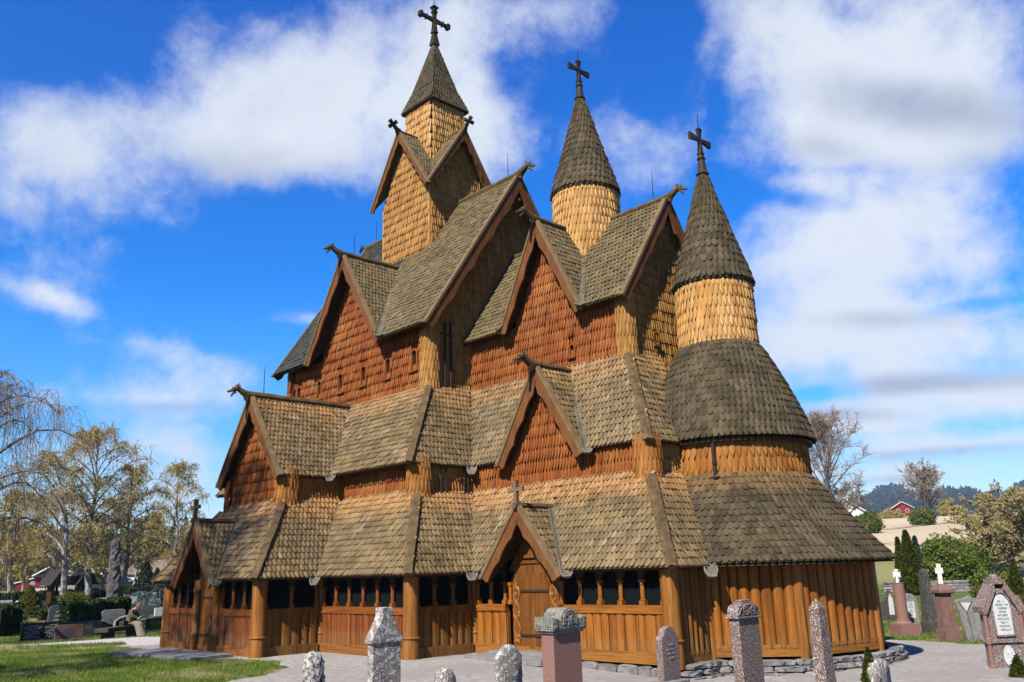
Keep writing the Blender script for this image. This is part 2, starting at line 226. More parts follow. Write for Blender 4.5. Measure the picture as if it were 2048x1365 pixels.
# ground material: lawn, dry patches, fields by position
gm = bpy.data.materials.new('lawn_and_fields'); gm.use_nodes = True; nt = gm.node_tree
P = nt.nodes['Principled BSDF']; P.inputs['Roughness'].default_value = .95; P.inputs['Specular IOR Level'].default_value = .1
pos = N('ShaderNodeNewGeometry').outputs['Position']
a = N('ShaderNodeTexNoise', inp={'Vector': pos, 'Scale': .55, 'Detail': 9.0, 'Roughness': .68}).outputs[0]
b = N('ShaderNodeTexNoise', inp={'Vector': pos, 'Scale': 6.0, 'Detail': 6.0, 'Roughness': .7}).outputs[0]
col = mixc(N('ShaderNodeMapRange', inp={0: b, 1: .3, 2: .7}).outputs[0], (0.026, 0.050, 0.009, 1), (0.053, 0.079, 0.014, 1))
dry = N('ShaderNodeMapRange', inp={0: mth('ADD', a, mth('MULTIPLY', mth('SUBTRACT', b, .5), .5)), 1: .50, 2: .66}).outputs[0]
col = mixc(mth('MULTIPLY', dry, .85), col, (0.158, 0.130, 0.058, 1))
at = N('ShaderNodeAttribute', attribute_name='cover').outputs['Color']
sp = N('ShaderNodeSeparateColor', inp={0: at})
fn = N('ShaderNodeTexNoise', inp={'Vector': pos, 'Scale': .03, 'Detail': 6.0, 'Roughness': .6}).outputs[0]
fcol = mixc(N('ShaderNodeMapRange', inp={0: fn, 1: .35, 2: .65}).outputs[0], (0.288, 0.226, 0.144, 1), (0.336, 0.274, 0.182, 1))
col = mixc(sp.outputs[0], col, fcol)                     # R: pale ploughed field
gcol = mixc(N('ShaderNodeMapRange', inp={0: fn, 1: .4, 2: .6}).outputs[0], (0.130, 0.125, 0.043, 1), (0.173, 0.144, 0.067, 1))
col = mixc(sp.outputs[1], col, gcol)                     # G: rough dry meadow
col = mixc(sp.outputs[2], col, mixc(a, (0.010, 0.016, 0.010, 1), (0.022, 0.029, 0.014, 1)))      # B: distant forest
nt.links.new(col, P.inputs['Base Color'])
bu = N('ShaderNodeBump', inp={'Strength': .8, 'Distance': .05, 'Height': N('ShaderNodeTexNoise', inp={'Vector': pos, 'Scale': 25.0, 'Detail': 5.0}).outputs[0]}); nt.links.new(bu.outputs[0], P.inputs['Normal'])
MT['ground'] = gm
# ------------------------------------------------------------------ mesh helpers
class MB:
    def __init__(s): s.V = []; s.F = {}; s.n = 0
    def add(s, v, f):
        v = np.asarray(v, float).reshape(-1, 3)
        if isinstance(f, np.ndarray): s.F.setdefault(f.shape[1], []).append(f+s.n)
        else:
            for q in f: s.F.setdefault(len(q), []).append(np.array([q])+s.n)
        s.V.append(v); s.n += len(v); return s
    def box(s, lo, hi, ax=None, o=(0, 0, 0)):
        lo = np.array(lo, float); hi = np.array(hi, float)
        v = np.array([[(hi if i & 1 else lo)[0], (hi if i & 2 else lo)[1], (hi if i & 4 else lo)[2]] for i in range(8)])
        if ax is not None: v = v@np.array(ax, float)
        return s.add(v+np.array(o, float), [(0, 2, 3, 1), (4, 5, 7, 6), (0, 1, 5, 4), (2, 6, 7, 3), (1, 3, 7, 5), (0, 4, 6, 2)])
    def prism(s, pts, d):         # closed 3D polygon extruded by the vector d (d points against the polygon normal)
        p = np.asarray(pts, float); n = len(p); q = p+np.asarray(d, float)
        f = [tuple(range(n)), tuple(range(2*n-1, n-1, -1))]+[(i, n+i, n+(i+1) % n, (i+1) % n) for i in range(n)]
        return s.add(np.vstack([p, q]), f)
    def tube(s, path, r, n=8, cap=True, flat=1.0, up=None):
        p = np.asarray(path, float); m = len(p); r = np.broadcast_to(np.asarray(r, float), (m,))
        t = np.gradient(p, axis=0); t /= np.linalg.norm(t, axis=1)[:, None]+1e-12
        ref = np.array(up if up is not None else ((0, 0, 1) if abs(t[0][2]) < .9 else (1, 0, 0)), float)
        V = []
        for i in range(m):
            a = np.cross(t[i], ref); a /= np.linalg.norm(a)+1e-12; b = np.cross(a, t[i])
            th = np.arange(n)*2*np.pi/n
            V.append(p[i]+r[i]*(np.cos(th)[:, None]*a+flat*np.sin(th)[:, None]*b))
        i = np.arange(m-1)[:, None]*n; j = np.arange(n)[None]; k = (j+1) % n
        F = np.stack([i+j, i+k, i+n+k, i+n+j], -1).reshape(-1, 4)
        s.add(np.vstack(V), F[:, ::-1].copy())
        if cap:
            s.add(V[0], [tuple(range(n))]); s.add(V[-1], [tuple(range(n-1, -1, -1))])
        return s
    def lathe(s, c, prof, n=24, a0=0, a1=2*np.pi):
        m = len(prof); full = abs(a1-a0-2*np.pi) < 1e-6; k = n if full else n+1
        th = a0+np.arange(k)*(a1-a0)/n
        V = np.array([[c[0]+r*np.cos(t), c[1]+r*np.sin(t), c[2]+z] for (r, z) in prof for t in th])
        i = np.arange(m-1)[:, None]*k; j = np.arange(n)[None]; q = (j+1) % k
        return s.add(V, np.stack([i+j, i+q, i+k+q, i+k+j], -1).reshape(-1, 4))
    def build(s, name, mat, parent=None, smooth=False, label=None):
        me = bpy.data.meshes.new(name); v = np.vstack(s.V); me.vertices.add(len(v)); me.vertices.foreach_set('co', v.ravel())
        L = []; S = []; T = []; st = 0
        for k, fs in s.F.items():
            f = np.vstack(fs); L.append(f.ravel()); S.append(st+np.arange(len(f))*k); T.append(np.full(len(f), k)); st += f.size
        L = np.concatenate(L).astype(np.int32); S = np.concatenate(S).astype(np.int32); T = np.concatenate(T).astype(np.int32)
        me.loops.add(len(L)); me.loops.foreach_set('vertex_index', L); me.polygons.add(len(S)); me.polygons.foreach_set('loop_start', S); me.polygons.foreach_set('loop_total', T)
        me.update(calc_edges=True); me.validate()
        me.polygons.foreach_set('use_smooth', np.full(len(me.polygons), bool(smooth)))
        me.materials.append(MT[mat] if isinstance(mat, str) else mat)
        o = bpy.data.objects.new(name, me); C.collection.objects.link(o)
        if parent: o.parent = parent
        if label: o['label'] = label
        return o
def empty(name, loc, label, cat, group=None):
    o = bpy.data.objects.new(name, None); C.collection.objects.link(o); o.location = loc; o['label'] = label; o['category'] = cat
    if group: o['group'] = group
    o.empty_display_size = .2
    return o
def tag(o, label=None, cat=None, group=None, kind=None):
    if label: o['label'] = label
    if cat: o['category'] = cat
    if group: o['group'] = group
    if kind: o['kind'] = kind
    return o
def nrm(v): v = np.asarray(v, float); return v/np.linalg.norm(v)
# ------------------------------------------------------------------ shingles
WALL = dict(w=.112, h=.33, t=.08, a=.78, b=.34, lf=1.9, cr=.030)
ROOF = dict(w=.145, h=.205, t=.062, a=.55, b=.19, lf=1.9, cr=.026)
def shingles(mb, O, U, Wv, Nn, w, h, t, a, b, lf, cr, top=None):
    """O tips [n,3], frames [n,3]; scales per shingle"""
    n = len(O)
    if n == 0: return
    w = np.broadcast_to(w, (n,))*(1-.07*RG.random(n)); L = np.broadcast_to(h*lf, (n,)).copy()
    if top is not None: L = np.minimum(L, np.maximum(top, h*.3))
    t = t*(.75+.5*RG.random(n)); O = O+Wv*((RG.random(n)-.5)*h*.09)[:, None]
    aa = np.minimum(a*h, L*.9); bb = np.minimum(b*h, L*.5); sk = (RG.random(n)-.5)*w*.10
    x = [-.5, -.5, -.34, 0, .34, .5, .5, 0, 0]; z0 = np.zeros(n)
    y = [L, aa, bb, z0, bb, aa, L, L, aa]
    hh = lambda s, c: t*(1-s/(L+1e-6)*.96)+c
    P = []
    for i in range(9):
        c = {7: cr, 8: cr, 3: cr*.5}.get(i, 0)
        P.append(O+U*(x[i]*w+(sk if i in (2, 3, 4) else 0))[:, None]+Wv*y[i][:, None]+Nn*hh(y[i], c)[:, None])
    for i in (1, 2, 3, 4, 5):
        P.append(O+U*(x[i]*w)[:, None]+Wv*y[i][:, None]-Nn*.004)
    V = np.stack(P, 1).reshape(-1, 3)
    F = np.array([(0, 1, 8, 7), (7, 8, 5, 6), (1, 2, 3, 8), (8, 3, 4, 5), (1, 9, 10, 2), (2, 10, 11, 3), (3, 11, 12, 4), (4, 12, 13, 5)])
    mb.add(V, (np.arange(n)[:, None, None]*14+F[None]).reshape(-1, 4))
def frame(p):      # polygon whose first edge is the horizontal lower edge, seen from outside left to right
    U = nrm(p[1]-p[0]); U[2] = 0; U = nrm(U); n = nrm(np.cross(p[1]-p[0], p[2]-p[1])); Wv = np.cross(n, U); return U, Wv, n
def patch(mb, pts, K, holes=(), up=0.0, phase=0.0):
    p = np.asarray(pts, float); U, Wv, n = frame(p); o = p[0]
    q = np.stack([(p-o)@U, (p-o)@Wv], 1); wmin, wmax = q[:, 1].min(), q[:, 1].max()
    h = K['h']; w = K['w']; Os = []; tops = []
    def span(y):
        xs = []
        for i in range(len(q)):
            a, b = q[i], q[(i+1) % len(q)]
            if (a[1]-y)*(b[1]-y) <= 0 and abs(a[1]-b[1]) > 1e-9: xs.append(a[0]+(y-a[1])/(b[1]-a[1])*(b[0]-a[0]))
        return (min(xs), max(xs)) if len(xs) > 1 else None
    j = 0; tip = wmin-.03
    while tip < wmax-.25*h:
        sp = span(min(max(tip+.35*h, wmin+1e-3), wmax-1e-3))
        if sp:
            off = (j % 2)*.5*w+phase+math.floor(sp[0]/w)*w
            x = np.arange(off, sp[1]+w, w); x = x[(x > sp[0]+.1*w) & (x < sp[1]-.1*w)]
            for (hx0, hx1, hy0, hy1) in holes: x = x[~((x > hx0-.4*w) & (x < hx1+.4*w) & (tip+h*.7 > hy0) & (tip < hy1))]
            if len(x):
                Os.append(o+x[:, None]*U+tip*Wv+n*.012); tops.append(np.full(len(x), wmax-tip))
        tip += h; j += 1
    if not Os: return
    O = np.vstack(Os); T = np.concatenate(tops); m = len(O)
    shingles(mb, O, np.tile(U, (m, 1)), np.tile(Wv, (m, 1)), np.tile(n, (m, 1)), w, h, K['t'], K['a'], K['b'], K['lf'], K['cr'], T)
def slab(mb, pts, th=.07):
    p = np.asarray(pts, float); n = frame(p)[2]; mb.prism(p, -n*th)
def plane(name, pts, K, mat, parent, th=.07, holes=(), shing=True, label=None):
    roofp = name == 'shingled_roof' and shing and parent is church
    mb = MB(); slab(mb, pts, .02 if roofp else th)
    if shing: patch(mb, pts, K, holes)
    o = mb.build(name, mat, parent, label=label)
    if roofp:
        q = np.asarray(pts, float); n = frame(q)[2]; mb = MB(); slab(mb, q-n*.023, th); mb.build('roof_boards', 'dark_board', o)
    return o
def revolve(mb, c, prof, K, base=True, a0=0, a1=2*np.pi, nseg=48, taper=False):
    """prof: (r, z) from the lower edge up; shingle rows on the surface between the angles a0..a1"""
    pr = np.array(prof, float); seg = np.hypot(*(pr[1:]-pr[:-1]).T); s = np.concatenate([[0], np.cumsum(seg)])
    if base: mb.lathe(c, [(r, z) for r, z in prof], nseg, a0, a1)
    tip = -.03; j = 0
    while tip < s[-1]-.25*K['h']:
        r = np.interp(max(tip, 0), s, pr[:, 0]); z = np.interp(max(tip, 0), s, pr[:, 1])
        i = min(np.searchsorted(s, max(tip+.02, 0.001))-1, len(seg)-1); d = (pr[i+1]-pr[i])/seg[i]
        if tip < 0: r += d[0]*tip; z += d[1]*tip
        if tip+K['h'] < s[-1]: d = np.array([np.interp(tip+K['h'], s, pr[:, 0])-r, np.interp(tip+K['h'], s, pr[:, 1])-z]); d /= np.hypot(*d)
        wt = K['w'] if not taper else K['w']*max(.45, min(1, r/pr[0][0]+.25))
        n = max(5, int(round((a1-a0)*r/wt))); da = (a1-a0)/n
        th = a0+(np.arange(n)+.5*(j % 2))*da
        if tip < s[-1]:
            cc, ss = np.cos(th), np.sin(th); zz = np.zeros(n); er = np.stack([cc, ss, zz], 1)
            O = np.array(c)+er*r+np.array([0, 0, z]); Wv = er*d[0]+np.array([0, 0, d[1]]); U = np.stack([-ss, cc, zz], 1); Nn = np.cross(U, Wv)
            r2 = max(.02, np.interp(min(tip+K['h'], s[-1]), s, pr[:, 0]))
            shingles(mb, O+Nn*.012, U, Wv, Nn, da*r*1.02, K['h'], K['t'], K['a'], K['b'], min(K['lf'], 1.9), K['cr'], np.full(n, s[-1]-tip))
        tip += K['h']; j += 1
# ------------------------------------------------------------------ trim
def hiplog(name, p0, p1, parent, r=.13, mat='log', ext=.1):
    p0 = np.array(p0, float); p1 = np.array(p1, float); d = nrm(p0-p1); p0 = p0+d*ext
    mb = MB(); n = 9; P = [p1+(p0-p1)*i/n for i in range(n+1)]
    P = [q+RG.normal(0, .004, 3) for q in P]
    mb.tube(P, r*np.linspace(.92, 1.04, n+1)[::-1], 5, flat=.72); return mb.build(name, mat, parent)
def gutter(p0, p1, parent, r=.13, ext=.42):
    """valley lined by a wooden trough from p1 (top) to p0 (eave) with a rounded spout beyond the eave"""
    p0 = np.array(p0, float); p1 = np.array(p1, float); d = nrm(p0-p1); side = nrm(np.cross(d, (0, 0, 1))); up = np.cross(side, d)
    mb = MB(); N_ = 8; V = []; ts = [0, 1, 1+ext*.6/np.linalg.norm(p1-p0), 1+ext/np.linalg.norm(p1-p0)]; rs = [r, r, r, r*.55]
    for t, rr in zip(ts, rs):
        q = p1+(p0-p1)*t+up*.13
        for k in range(N_+1):
            a = math.pi*k/N_; V.append(q+side*math.cos(a)*rr-up*math.sin(a)*rr*.55)
        for k in range(N_+1):
            a = math.pi*(N_-k)/N_; V.append(q-up*.035+side*math.cos(a)*(rr+.03)-up*math.sin(a)*(rr*.55+.02))
    m = 2*(N_+1); F = []
    for i in range(len(ts)-1):
        for k in range(m): F.append((i*m+k, i*m+(k+1) % m, (i+1)*m+(k+1) % m, (i+1)*m+k))
    F.append(tuple((len(ts)-1)*m+k for k in range(m)))
    mb.add(V, F); g = mb.build('valley_gutter', 'gutter', parent)
    rb = MB(); pth = []
    for t, rr in ((ts[1]+.25*(ts[3]-ts[1]), r+.01), (ts[2], r+.01)):
        pth.append(p1+(p0-p1)*t+up*.135+side*rr)
    pth.append(p1+(p0-p1)*ts[3]+up*.12+side*r*.5); pth.append(p1+(p0-p1)*ts[3]+up*.12-side*r*.5)
    for t, rr in ((ts[2], r+.01), (ts[1]+.25*(ts[3]-ts[1]), r+.01)): pth.append(p1+(p0-p1)*t+up*.135-side*rr)
    rb.tube(pth, .013, 5); rb.build('gutter_lining', 'rim', g); return g
def dragon(base, d, parent, s=1.0, mat='log'):
    """carved beast head growing out of a ridge log; d is the outward direction"""
    d = nrm(d); z = np.array([0, 0, 1.]); sd_ = np.cross(d, z); b = np.array(base, float)
    q = lambda x, y, k=0: b+s*(d*x+z*y+sd_*k)
    mb = MB(); mb.tube([q(-.25, -.02), q(0, .0), q(.16, .07), q(.30, .15), q(.40, .17), q(.50, .12)], np.array([.12, .135, .11, .09, .085, .06])*s, 8)
    mb.tube([q(.42, .13), q(.52, .10), q(.64, .04), q(.70, .03)], np.array([.07, .055, .045, .03])*s, 6)      # upper jaw
    mb.tube([q(.42, .06), q(.50, -.01), q(.56, -.09), q(.54, -.13)], np.array([.055, .04, .03, .02])*s, 6)        # lower jaw
    for k in (-.05, .05):
        mb.tube([q(.40, .2, k), q(.36, .29, k*1.5), q(.33, .33, k*1.8)], np.array([.04, .03, .006])*s, 5)
        mb.tube([q(.49, .17, k), q(.52, .19, k)], np.array([.028, .02])*s, 5)
    mb.tube([q(.30, .23), q(.24, .30)], np.array([.03, .008])*s, 5)
    mb.tube([q(.0, -.14), q(.12, -.08), q(.1, -.2)], np.array([.09, .06, .02])*s, 6)
    return mb.build('dragon_head', mat, parent)
def barge(apex, bl, br, out, parent, depth=.36, th=.07, cusps=4, mat='barge', capm='bargetop', roofth=.1):
    """two carved boards along the rakes plus the moulded cap above them; apex, bl, br on the outer roof face"""
    apex, bl, br, out = (np.array(k, float) for k in (apex, bl, br, out)); out = nrm(out); zz = np.array([0, 0, 1.])
    for k, e in enumerate((bl, br)):
        d = e-apex; L = np.linalg.norm(d); d = d/L; inn = -zz-d*np.dot(-zz, d); inn = nrm(inn)
        h = nrm(np.array([d[0], d[1], 0])) ; cosr = np.dot(d, h); n = 40
        up_, lo_ = [], []
        m0 = depth/ max(.2, -d[2])*cosr      # where the lower edge meets the centre line
        for i in range(n+1):
            t = i/n; s = t*L
            ph = t*cusps; f = ph-math.floor(ph)
            dep = depth*(.80+.20*(abs(2*f-1)**2.2))*(1.08-.28*t)
            if i == n: dep *= .75
            pt = apex+d*s; lp = pt+inn*dep
            # keep the lower edge on its own side of the centre line
            side = np.dot(lp-apex, h)
            if side < 0: lp = lp+d*(-side/max(cosr, .1))
            up_.append(pt); lo_.append(lp)
        mb = MB(); V = []; F = []
        for i in range(n+1): V += [up_[i], lo_[i], up_[i]-out*th, lo_[i]-out*th]
        for i in range(n):
            a = i*4; b_ = a+4
            F += [(a, a+1, b_+1, b_), (a+2, b_+2, b_+3, a+3), (a+1, a+3, b_+3, b_+1), (a, b_, b_+2, a+2)]
        F += [(0, 2, 3, 1), (4*n, 4*n+1, 4*n+3, 4*n+2)]
        mb.add(V, F); bo = mb.build('barge_board', mat, parent)
        cb = MB(); w = .11; e0 = apex-inn*.02; e1 = e+d*.04-inn*.02
        P = [e0+out*.03+inn*.035, e0+out*.03-inn*.045, e0-out*w-inn*.06, e0-out*w+inn*.02]
        Q = [p+(e1-e0) for p in P]
        cb.add(P+Q, [(0, 1, 5, 4), (1, 2, 6, 5), (2, 3, 7, 6), (3, 0, 4, 7), (3, 2, 1, 0), (4, 5, 6, 7)]); cb.build('cap_moulding', capm, bo)
def cross(base, h, arm, ax, parent, style='patte', mat='tar', s=1.0, lean=None, name='cross'):
    """ax = direction of the arms"""
    b = np.array(base, float); ax = nrm(ax); z = nrm(lean) if lean is not None else np.array([0, 0, 1.]); y = np.cross(z, ax); A = np.array([ax, y, z]); mb = MB()
    def bar(p, q, w0, w1, t0, t1):     # tapered bar between two points in the plane of the cross
        p = np.array(p, float); q = np.array(q, float); d = nrm(q-p); e = np.array([-d[1], d[0]])
        V = [(p[0]+e[0]*w0*i, j*t0, p[1]+e[1]*w0*i) for i in (-1, 1) for j in (-1, 1)]+[(q[0]+e[0]*w1*i, j*t1, q[1]+e[1]*w1*i) for i in (-1, 1) for j in (-1, 1)]
        mb.add(np.array(V)@A+b, [(0, 1, 3, 2), (4, 6, 7, 5), (0, 4, 5, 1), (2, 3, 7, 6), (0, 2, 6, 4), (1, 5, 7, 3)])
    c = h*.62 if style != 'portal' else h*.66
    if style == 'patte':
        bar((0, 0), (0, c), .10*s, .05*s, .10*s, .05*s); bar((0, c), (0, h*.93), .05*s, .11*s, .05*s, .06*s); bar((0, h*.93), (0, h), .13*s, .07*s, .08*s, .05*s)
        for k in (-1, 1): bar((0, c), (k*arm, c), .045*s, .14*s, .05*s, .055*s)
        bar((0, c*.30), (0, c*.36), .12*s, .08*s, .12*s, .08*s)
    elif style == 'ornate':
        bar((0, 0), (0, h*.3), .17*s, .08*s, .17*s, .08*s); bar((0, h*.3), (0, h*.36), .13*s, .10*s, .13*s, .1*s); bar((0, h*.36), (0, c), .10*s, .065*s, .10*s, .065*s)
        bar((0, c), (0, h*.93), .065*s, .10*s, .06*s, .09*s); bar((0, h*.8), (0, h*.84), .12*s, .12*s, .1*s, .1*s); bar((0, h*.93), (0, h), .17*s, .04*s, .15*s, .04*s)
        for k in (-1, 1):
            bar((0, c), (k*arm*.52, c), .11*s, .06*s, .06*s, .06*s); bar((k*arm*.5, c), (k*arm*.58, c), .12*s, .10*s, .08*s, .08*s); bar((k*arm*.58, c), (k*arm*.82, c), .06*s, .08*s, .06*s, .07*s); bar((k*arm*.82, c), (k*arm, c), .13*s, .11*s, .11*s, .10*s)
    else:
        bar((0, 0), (0, h*.62), .06*s, .05*s, .06*s, .05*s); bar((0, h*.62), (0, h), .05*s, .06*s, .05*s, .06*s)
        for k in (-1, 1): bar((0, c), (k*arm, c), .035*s, .06*s, .04*s, .045*s)
    return mb.build(name, mat, parent)
def rod(p, h, parent, r=.014):
    p = np.array(p, float); mb = MB(); mb.tube([p, p+(0, 0, h*.6), p+(.01, 0, h)], [r, r*.9, r*.5], 5); return mb.build('lightning_rod', 'iron', parent)
# ------------------------------------------------------------------ the church
church = empty('stave_church', (0, 0, 0), 'large brown wooden stave church with stacked shingled roofs and three towers', 'church')
X1, X2, X3 = 3.402, 7.741, 14.331; YA, YB, YC = -9.108, -7.152, -5.001; Z1 = 2.094      # eaves of the gallery roof
wx1, wx2, wx3 = 2.031, 6.110, 12.814; wA, wB, wC = -7.589, -5.636, -3.524; T1 = 4.206   # where it meets the aisle walls
ex1, ex2, ex3 = 2.01, 6.065, 12.804; eA, eB, eC = -7.776, -5.87, -3.503; Z2 = 5.195     # eaves of the aisle roof
vx2, vx3 = 4.586, 11.327; vB, vC = -3.992, -2.188; T2 = 7.82; R2 = 7.86                  # clerestory walls
AX = 12.841                                                                             # centre of the apse
def P3(x, y, z): return np.array([x, y, z], float)
def hiproof(parent, e0, e1, t0, t1, ze, zt, mat, ext=.18, sh=True):
    a, b, c, d = P3(*e0, ze), P3(*e1, ze), P3(*t1, zt), P3(*t0, zt)
    c2 = c+(c-b)*ext; d2 = d+(d-a)*ext
    return plane('shingled_roof', [a, b, c2, d2], ROOF, mat, parent, .08, shing=sh)
def cutroof(a, b, c, d, gaps, K_mat, name_parent, th=.08):
    # sloping roof a-b (eave) c-d (top) facing south with triangular gaps (cx, half width, height of the gable ridge) where cross gables stand
    top = lambda x: d+(c-d)*((x-d[0])/(c[0]-d[0])); left_e, left_t = a, d
    for cx, hw, zg in gaps:
        tt = top(cx); ap = a[2]; f = (zg-a[2])/(tt[2]-a[2]); y = a[1]+(tt[1]-a[1])*f; A_ = P3(cx, y, zg)
        L_ = P3(cx-hw, a[1], a[2]); R_ = P3(cx+hw, a[1], a[2])
        pts = [left_e, L_, A_, tt, left_t] if np.linalg.norm(tt-A_) > .02 else [left_e, L_, A_, left_t]
        plane('shingled_roof', pts, ROOF, 'roof_grey' if K_mat == 'roof_high' and cx == 0 else K_mat, name_parent, th); left_e, left_t, lastA = R_, tt, A_
    pts = [left_e, b, c, left_t]+([lastA] if np.linalg.norm(left_t-lastA) > .02 else [])
    plane('shingled_roof', pts, ROOF, K_mat, name_parent, th)
# level 1: gallery roof
S1 = [((-X1, YA), (X1, YA), (-wx1, wA), (wx1, wA)), ((X1, YA), (X1, YB), (wx1, wA), (wx1, wB)), ((X1, YB), (X2, YB), (wx1, wB), (wx2, wB)),
      ((X2, YB), (X2, YC), (wx2, wB), (wx2, wC)), ((X2, YC), (X3, YC), (wx2, wC), (wx3, wC)), ((X3, YC), (X3, -3.0), (wx3, wC), (wx3, -1.6))]
for i, q in enumerate(S1):
    if i in (0, 4):
        e = .18; a, b = P3(*q[0], Z1), P3(*q[1], Z1); c = P3(*q[3], T1); d = P3(*q[2], T1); c = c+(c-b)*e; d = d+(d-a)*e
        cutroof(a, b, c, d, [(-.12, 1.22, 3.72)] if i == 0 else [(9.78, 1.28, 3.58)], 'roof', church)
    else: hiproof(church, q[0], q[1], q[2], q[3], Z1, T1, 'roof')
mx = lambda p: (-p[0], p[1]); my = lambda p: (p[0], -p[1])
for q in S1[1:3]: hiproof(church, mx(q[1]), mx(q[0]), mx(q[3]), mx(q[2]), Z1, T1, 'roof')
hiproof(church, (-X2, -YB), (-X2, YB), (-wx2, -wB), (-wx2, wB), Z1, T1, 'roof', sh=False)
for q in S1: hiproof(church, my(q[1]), my(q[0]), my(q[3]), my(q[2]), Z1, T1, 'roof', sh=False)
for q in S1[1:3]: hiproof(church, (-q[0][0], -q[0][1]), (-q[1][0], -q[1][1]), (-q[2][0], -q[2][1]), (-q[3][0], -q[3][1]), Z1, T1, 'roof', sh=False)
for (a, b) in (((X1, YA), (wx1, wA)), ((X2, YB), (wx2, wB)), ((X3, YC), (wx3, wC)), ((-X1, YA), (-wx1, wA)), ((-X2, YB), (-wx2, wB))):
    hiplog('hip_log', P3(*a, Z1+.05), P3(*b, T1+.06), church, .15)
for (a, b) in (((X1, YB), (wx1, wB)), ((X2, YC), (wx2, wC)), ((-X1, YB), (-wx1, wB))):
    gutter(P3(*a, Z1+.02), P3(*b, T1+.03), church)
gutter(P3(X3, -3.60, Z1-.02), P3(wx3+.02, -2.1, T1), church)
# level 2: aisle walls
def wall(pts, mat, parent=church, holes=(), th=.12, K=WALL, sh=True, name='shingled_wall'): return plane(name, pts, K, mat, parent, th, holes, sh)
q2 = .2
def wl(x0, y0, x1, y1, z0, z1, mat, **k): return wall([P3(x0, y0, z0), P3(x1, y1, z0), P3(x1, y1, z1), P3(x0, y0, z1)], mat, **k)
A2, B2, C2 = wA+q2, wB+q2, wC+q2; a2, b2, c2 = wx1-q2, wx2-q2, wx3-q2
armw = wall([P3(-a2, A2, 3.8), P3(a2, A2, 3.8), P3(a2, A2, 5.10), P3(0.0, A2, 7.5), P3(-a2, A2, 5.10)], 'wall_red')
wl(a2, A2, a2, B2, 3.8, 5.3, 'amber'); wl(a2, B2, b2, B2, 3.8, 5.45, 'wall_red'); wl(b2, B2, b2, C2, 3.8, 5.45, 'amber')
wl(b2, C2, c2, C2, 3.8, 5.45, 'wall_red'); wl(c2, C2, c2, -1.0, 3.8, 5.45, 'wall_gold')
wl(-a2, B2, -a2, A2, 3.8, 5.3, 'wall_red'); wl(-b2, B2, -a2, B2, 3.8, 5.45, 'wall_red')
wl(-b2, -B2, -b2, B2, 3.8, 5.45, 'wall_red', sh=False); wl(c2, -C2, -b2, -C2, 3.8, 5.45, 'wall_red', sh=False); wl(c2, 1.0, c2, -C2, 3.8, 5.45, 'wall_red', sh=False)
def corner(x, y, z0, z1, r, mat='wall_gold', a0=-1.9, a1=.5):
    mb = MB(); revolve(mb, (x, y, 0), [(r, z0), (r, z1)], dict(WALL, w=.10, t=.045, cr=.02), True, a0, a1, 20); return mb.build('corner_pillar', mat, church, smooth=False)
for (x, y, sx) in ((wx1, wA, 1), (wx2, wB, 1), (wx3, wC, 1)): corner(x-.34, y+.34, 3.75, 5.35, .35, 'amber')
corner(-wx1+.34, wA+.34, 3.75, 5.3, .35, 'wall_red', -2.7, -1.2)
# level 2: aisle roofs and cross gables
def gable(parent, cx, hw, yf, zb, zr, yb_e, yb_r, mat, sh=True, ridge_r=.10, dr=True, depth=.36, out=(0, -1, 0), cusps=4, ridge=True, cap='bargetop', ovl=0.0):
    """roof with its ridge along y: front edge at yf, eaves run back to yb_e, ridge back to yb_r"""
    a, b = P3(cx+hw, yf, zb), P3(cx+hw, yb_e, zb); c, d = P3(cx, yb_r, zr), P3(cx, yf, zr)
    plane('shingled_roof', [a, b, c, d], ROOF, mat, parent, .08, shing=sh)
    a, b = P3(cx-hw, yb_e, zb), P3(cx-hw, yf, zb); plane('shingled_roof', [a, b, d, c], ROOF, mat, parent, .08, shing=sh)
    barge(P3(cx, yf-.03, zr+.05), P3(cx-hw-.03, yf-.03, zb-.02), P3(cx+hw+.03, yf-.03, zb-.02), out, parent, depth, cusps=cusps, capm=cap)
    if ridge:
        mb = MB(); n = 6; mb.tube([P3(cx, yf-.12+(yb_r+.15-yf)*i/n, zr+.06+.008*math.sin(i*2)) for i in range(n+1)], ridge_r, 8); mb.build('ridge_log', 'log', parent)
    if dr: dragon(P3(cx, yf-.12, zr+.06), (0, -1, 0), parent, 1.0)
gable(church, 0, ex1+.02, eA, 5.14, R2, eB+.0, vB, 'roof', ridge_r=.13)
def pl(pts, mat='roof', parent=church, sh=True): return plane('shingled_roof', pts, ROOF, mat, parent, .08, shing=sh)
k = .15
def ups(e, t): t = np.array(t); e = np.array(e); return t+(t-e)*.06
pl([P3(ex1, eB, Z2), P3(ex2, eB, Z2), ups(P3(ex2, eB, Z2), P3(vx2, vB, T2)), ups(P3(0, eB, Z2), P3(0, vB, T2))])
pl([P3(-ex2, eB, Z2), P3(-ex1, eB, Z2), ups(P3(0, eB, Z2), P3(0, vB, T2)), ups(P3(-ex2, eB, Z2), P3(-vx2, vB, T2))])
pl([P3(ex2, eB, Z2), P3(ex2, eC, Z2), ups(P3(ex2, eC, Z2), P3(vx2, vC, T2)), ups(P3(ex2, eB, Z2), P3(vx2, vB, T2))])
cutroof(P3(ex2, eC, Z2), P3(ex3, eC, Z2), ups(P3(ex3, eC, Z2), P3(vx3, vC, T2)), ups(P3(ex2, eC, Z2), P3(vx2, vC, T2)), [(9.125, 1.52, 7.65)], 'roof', church)
pl([P3(ex3, eC, Z2), P3(ex3, -1.5, Z2), ups(P3(ex3, -1.5, Z2), P3(vx3, -.6, T2)), ups(P3(ex3, eC, Z2), P3(vx3, vC, T2))])
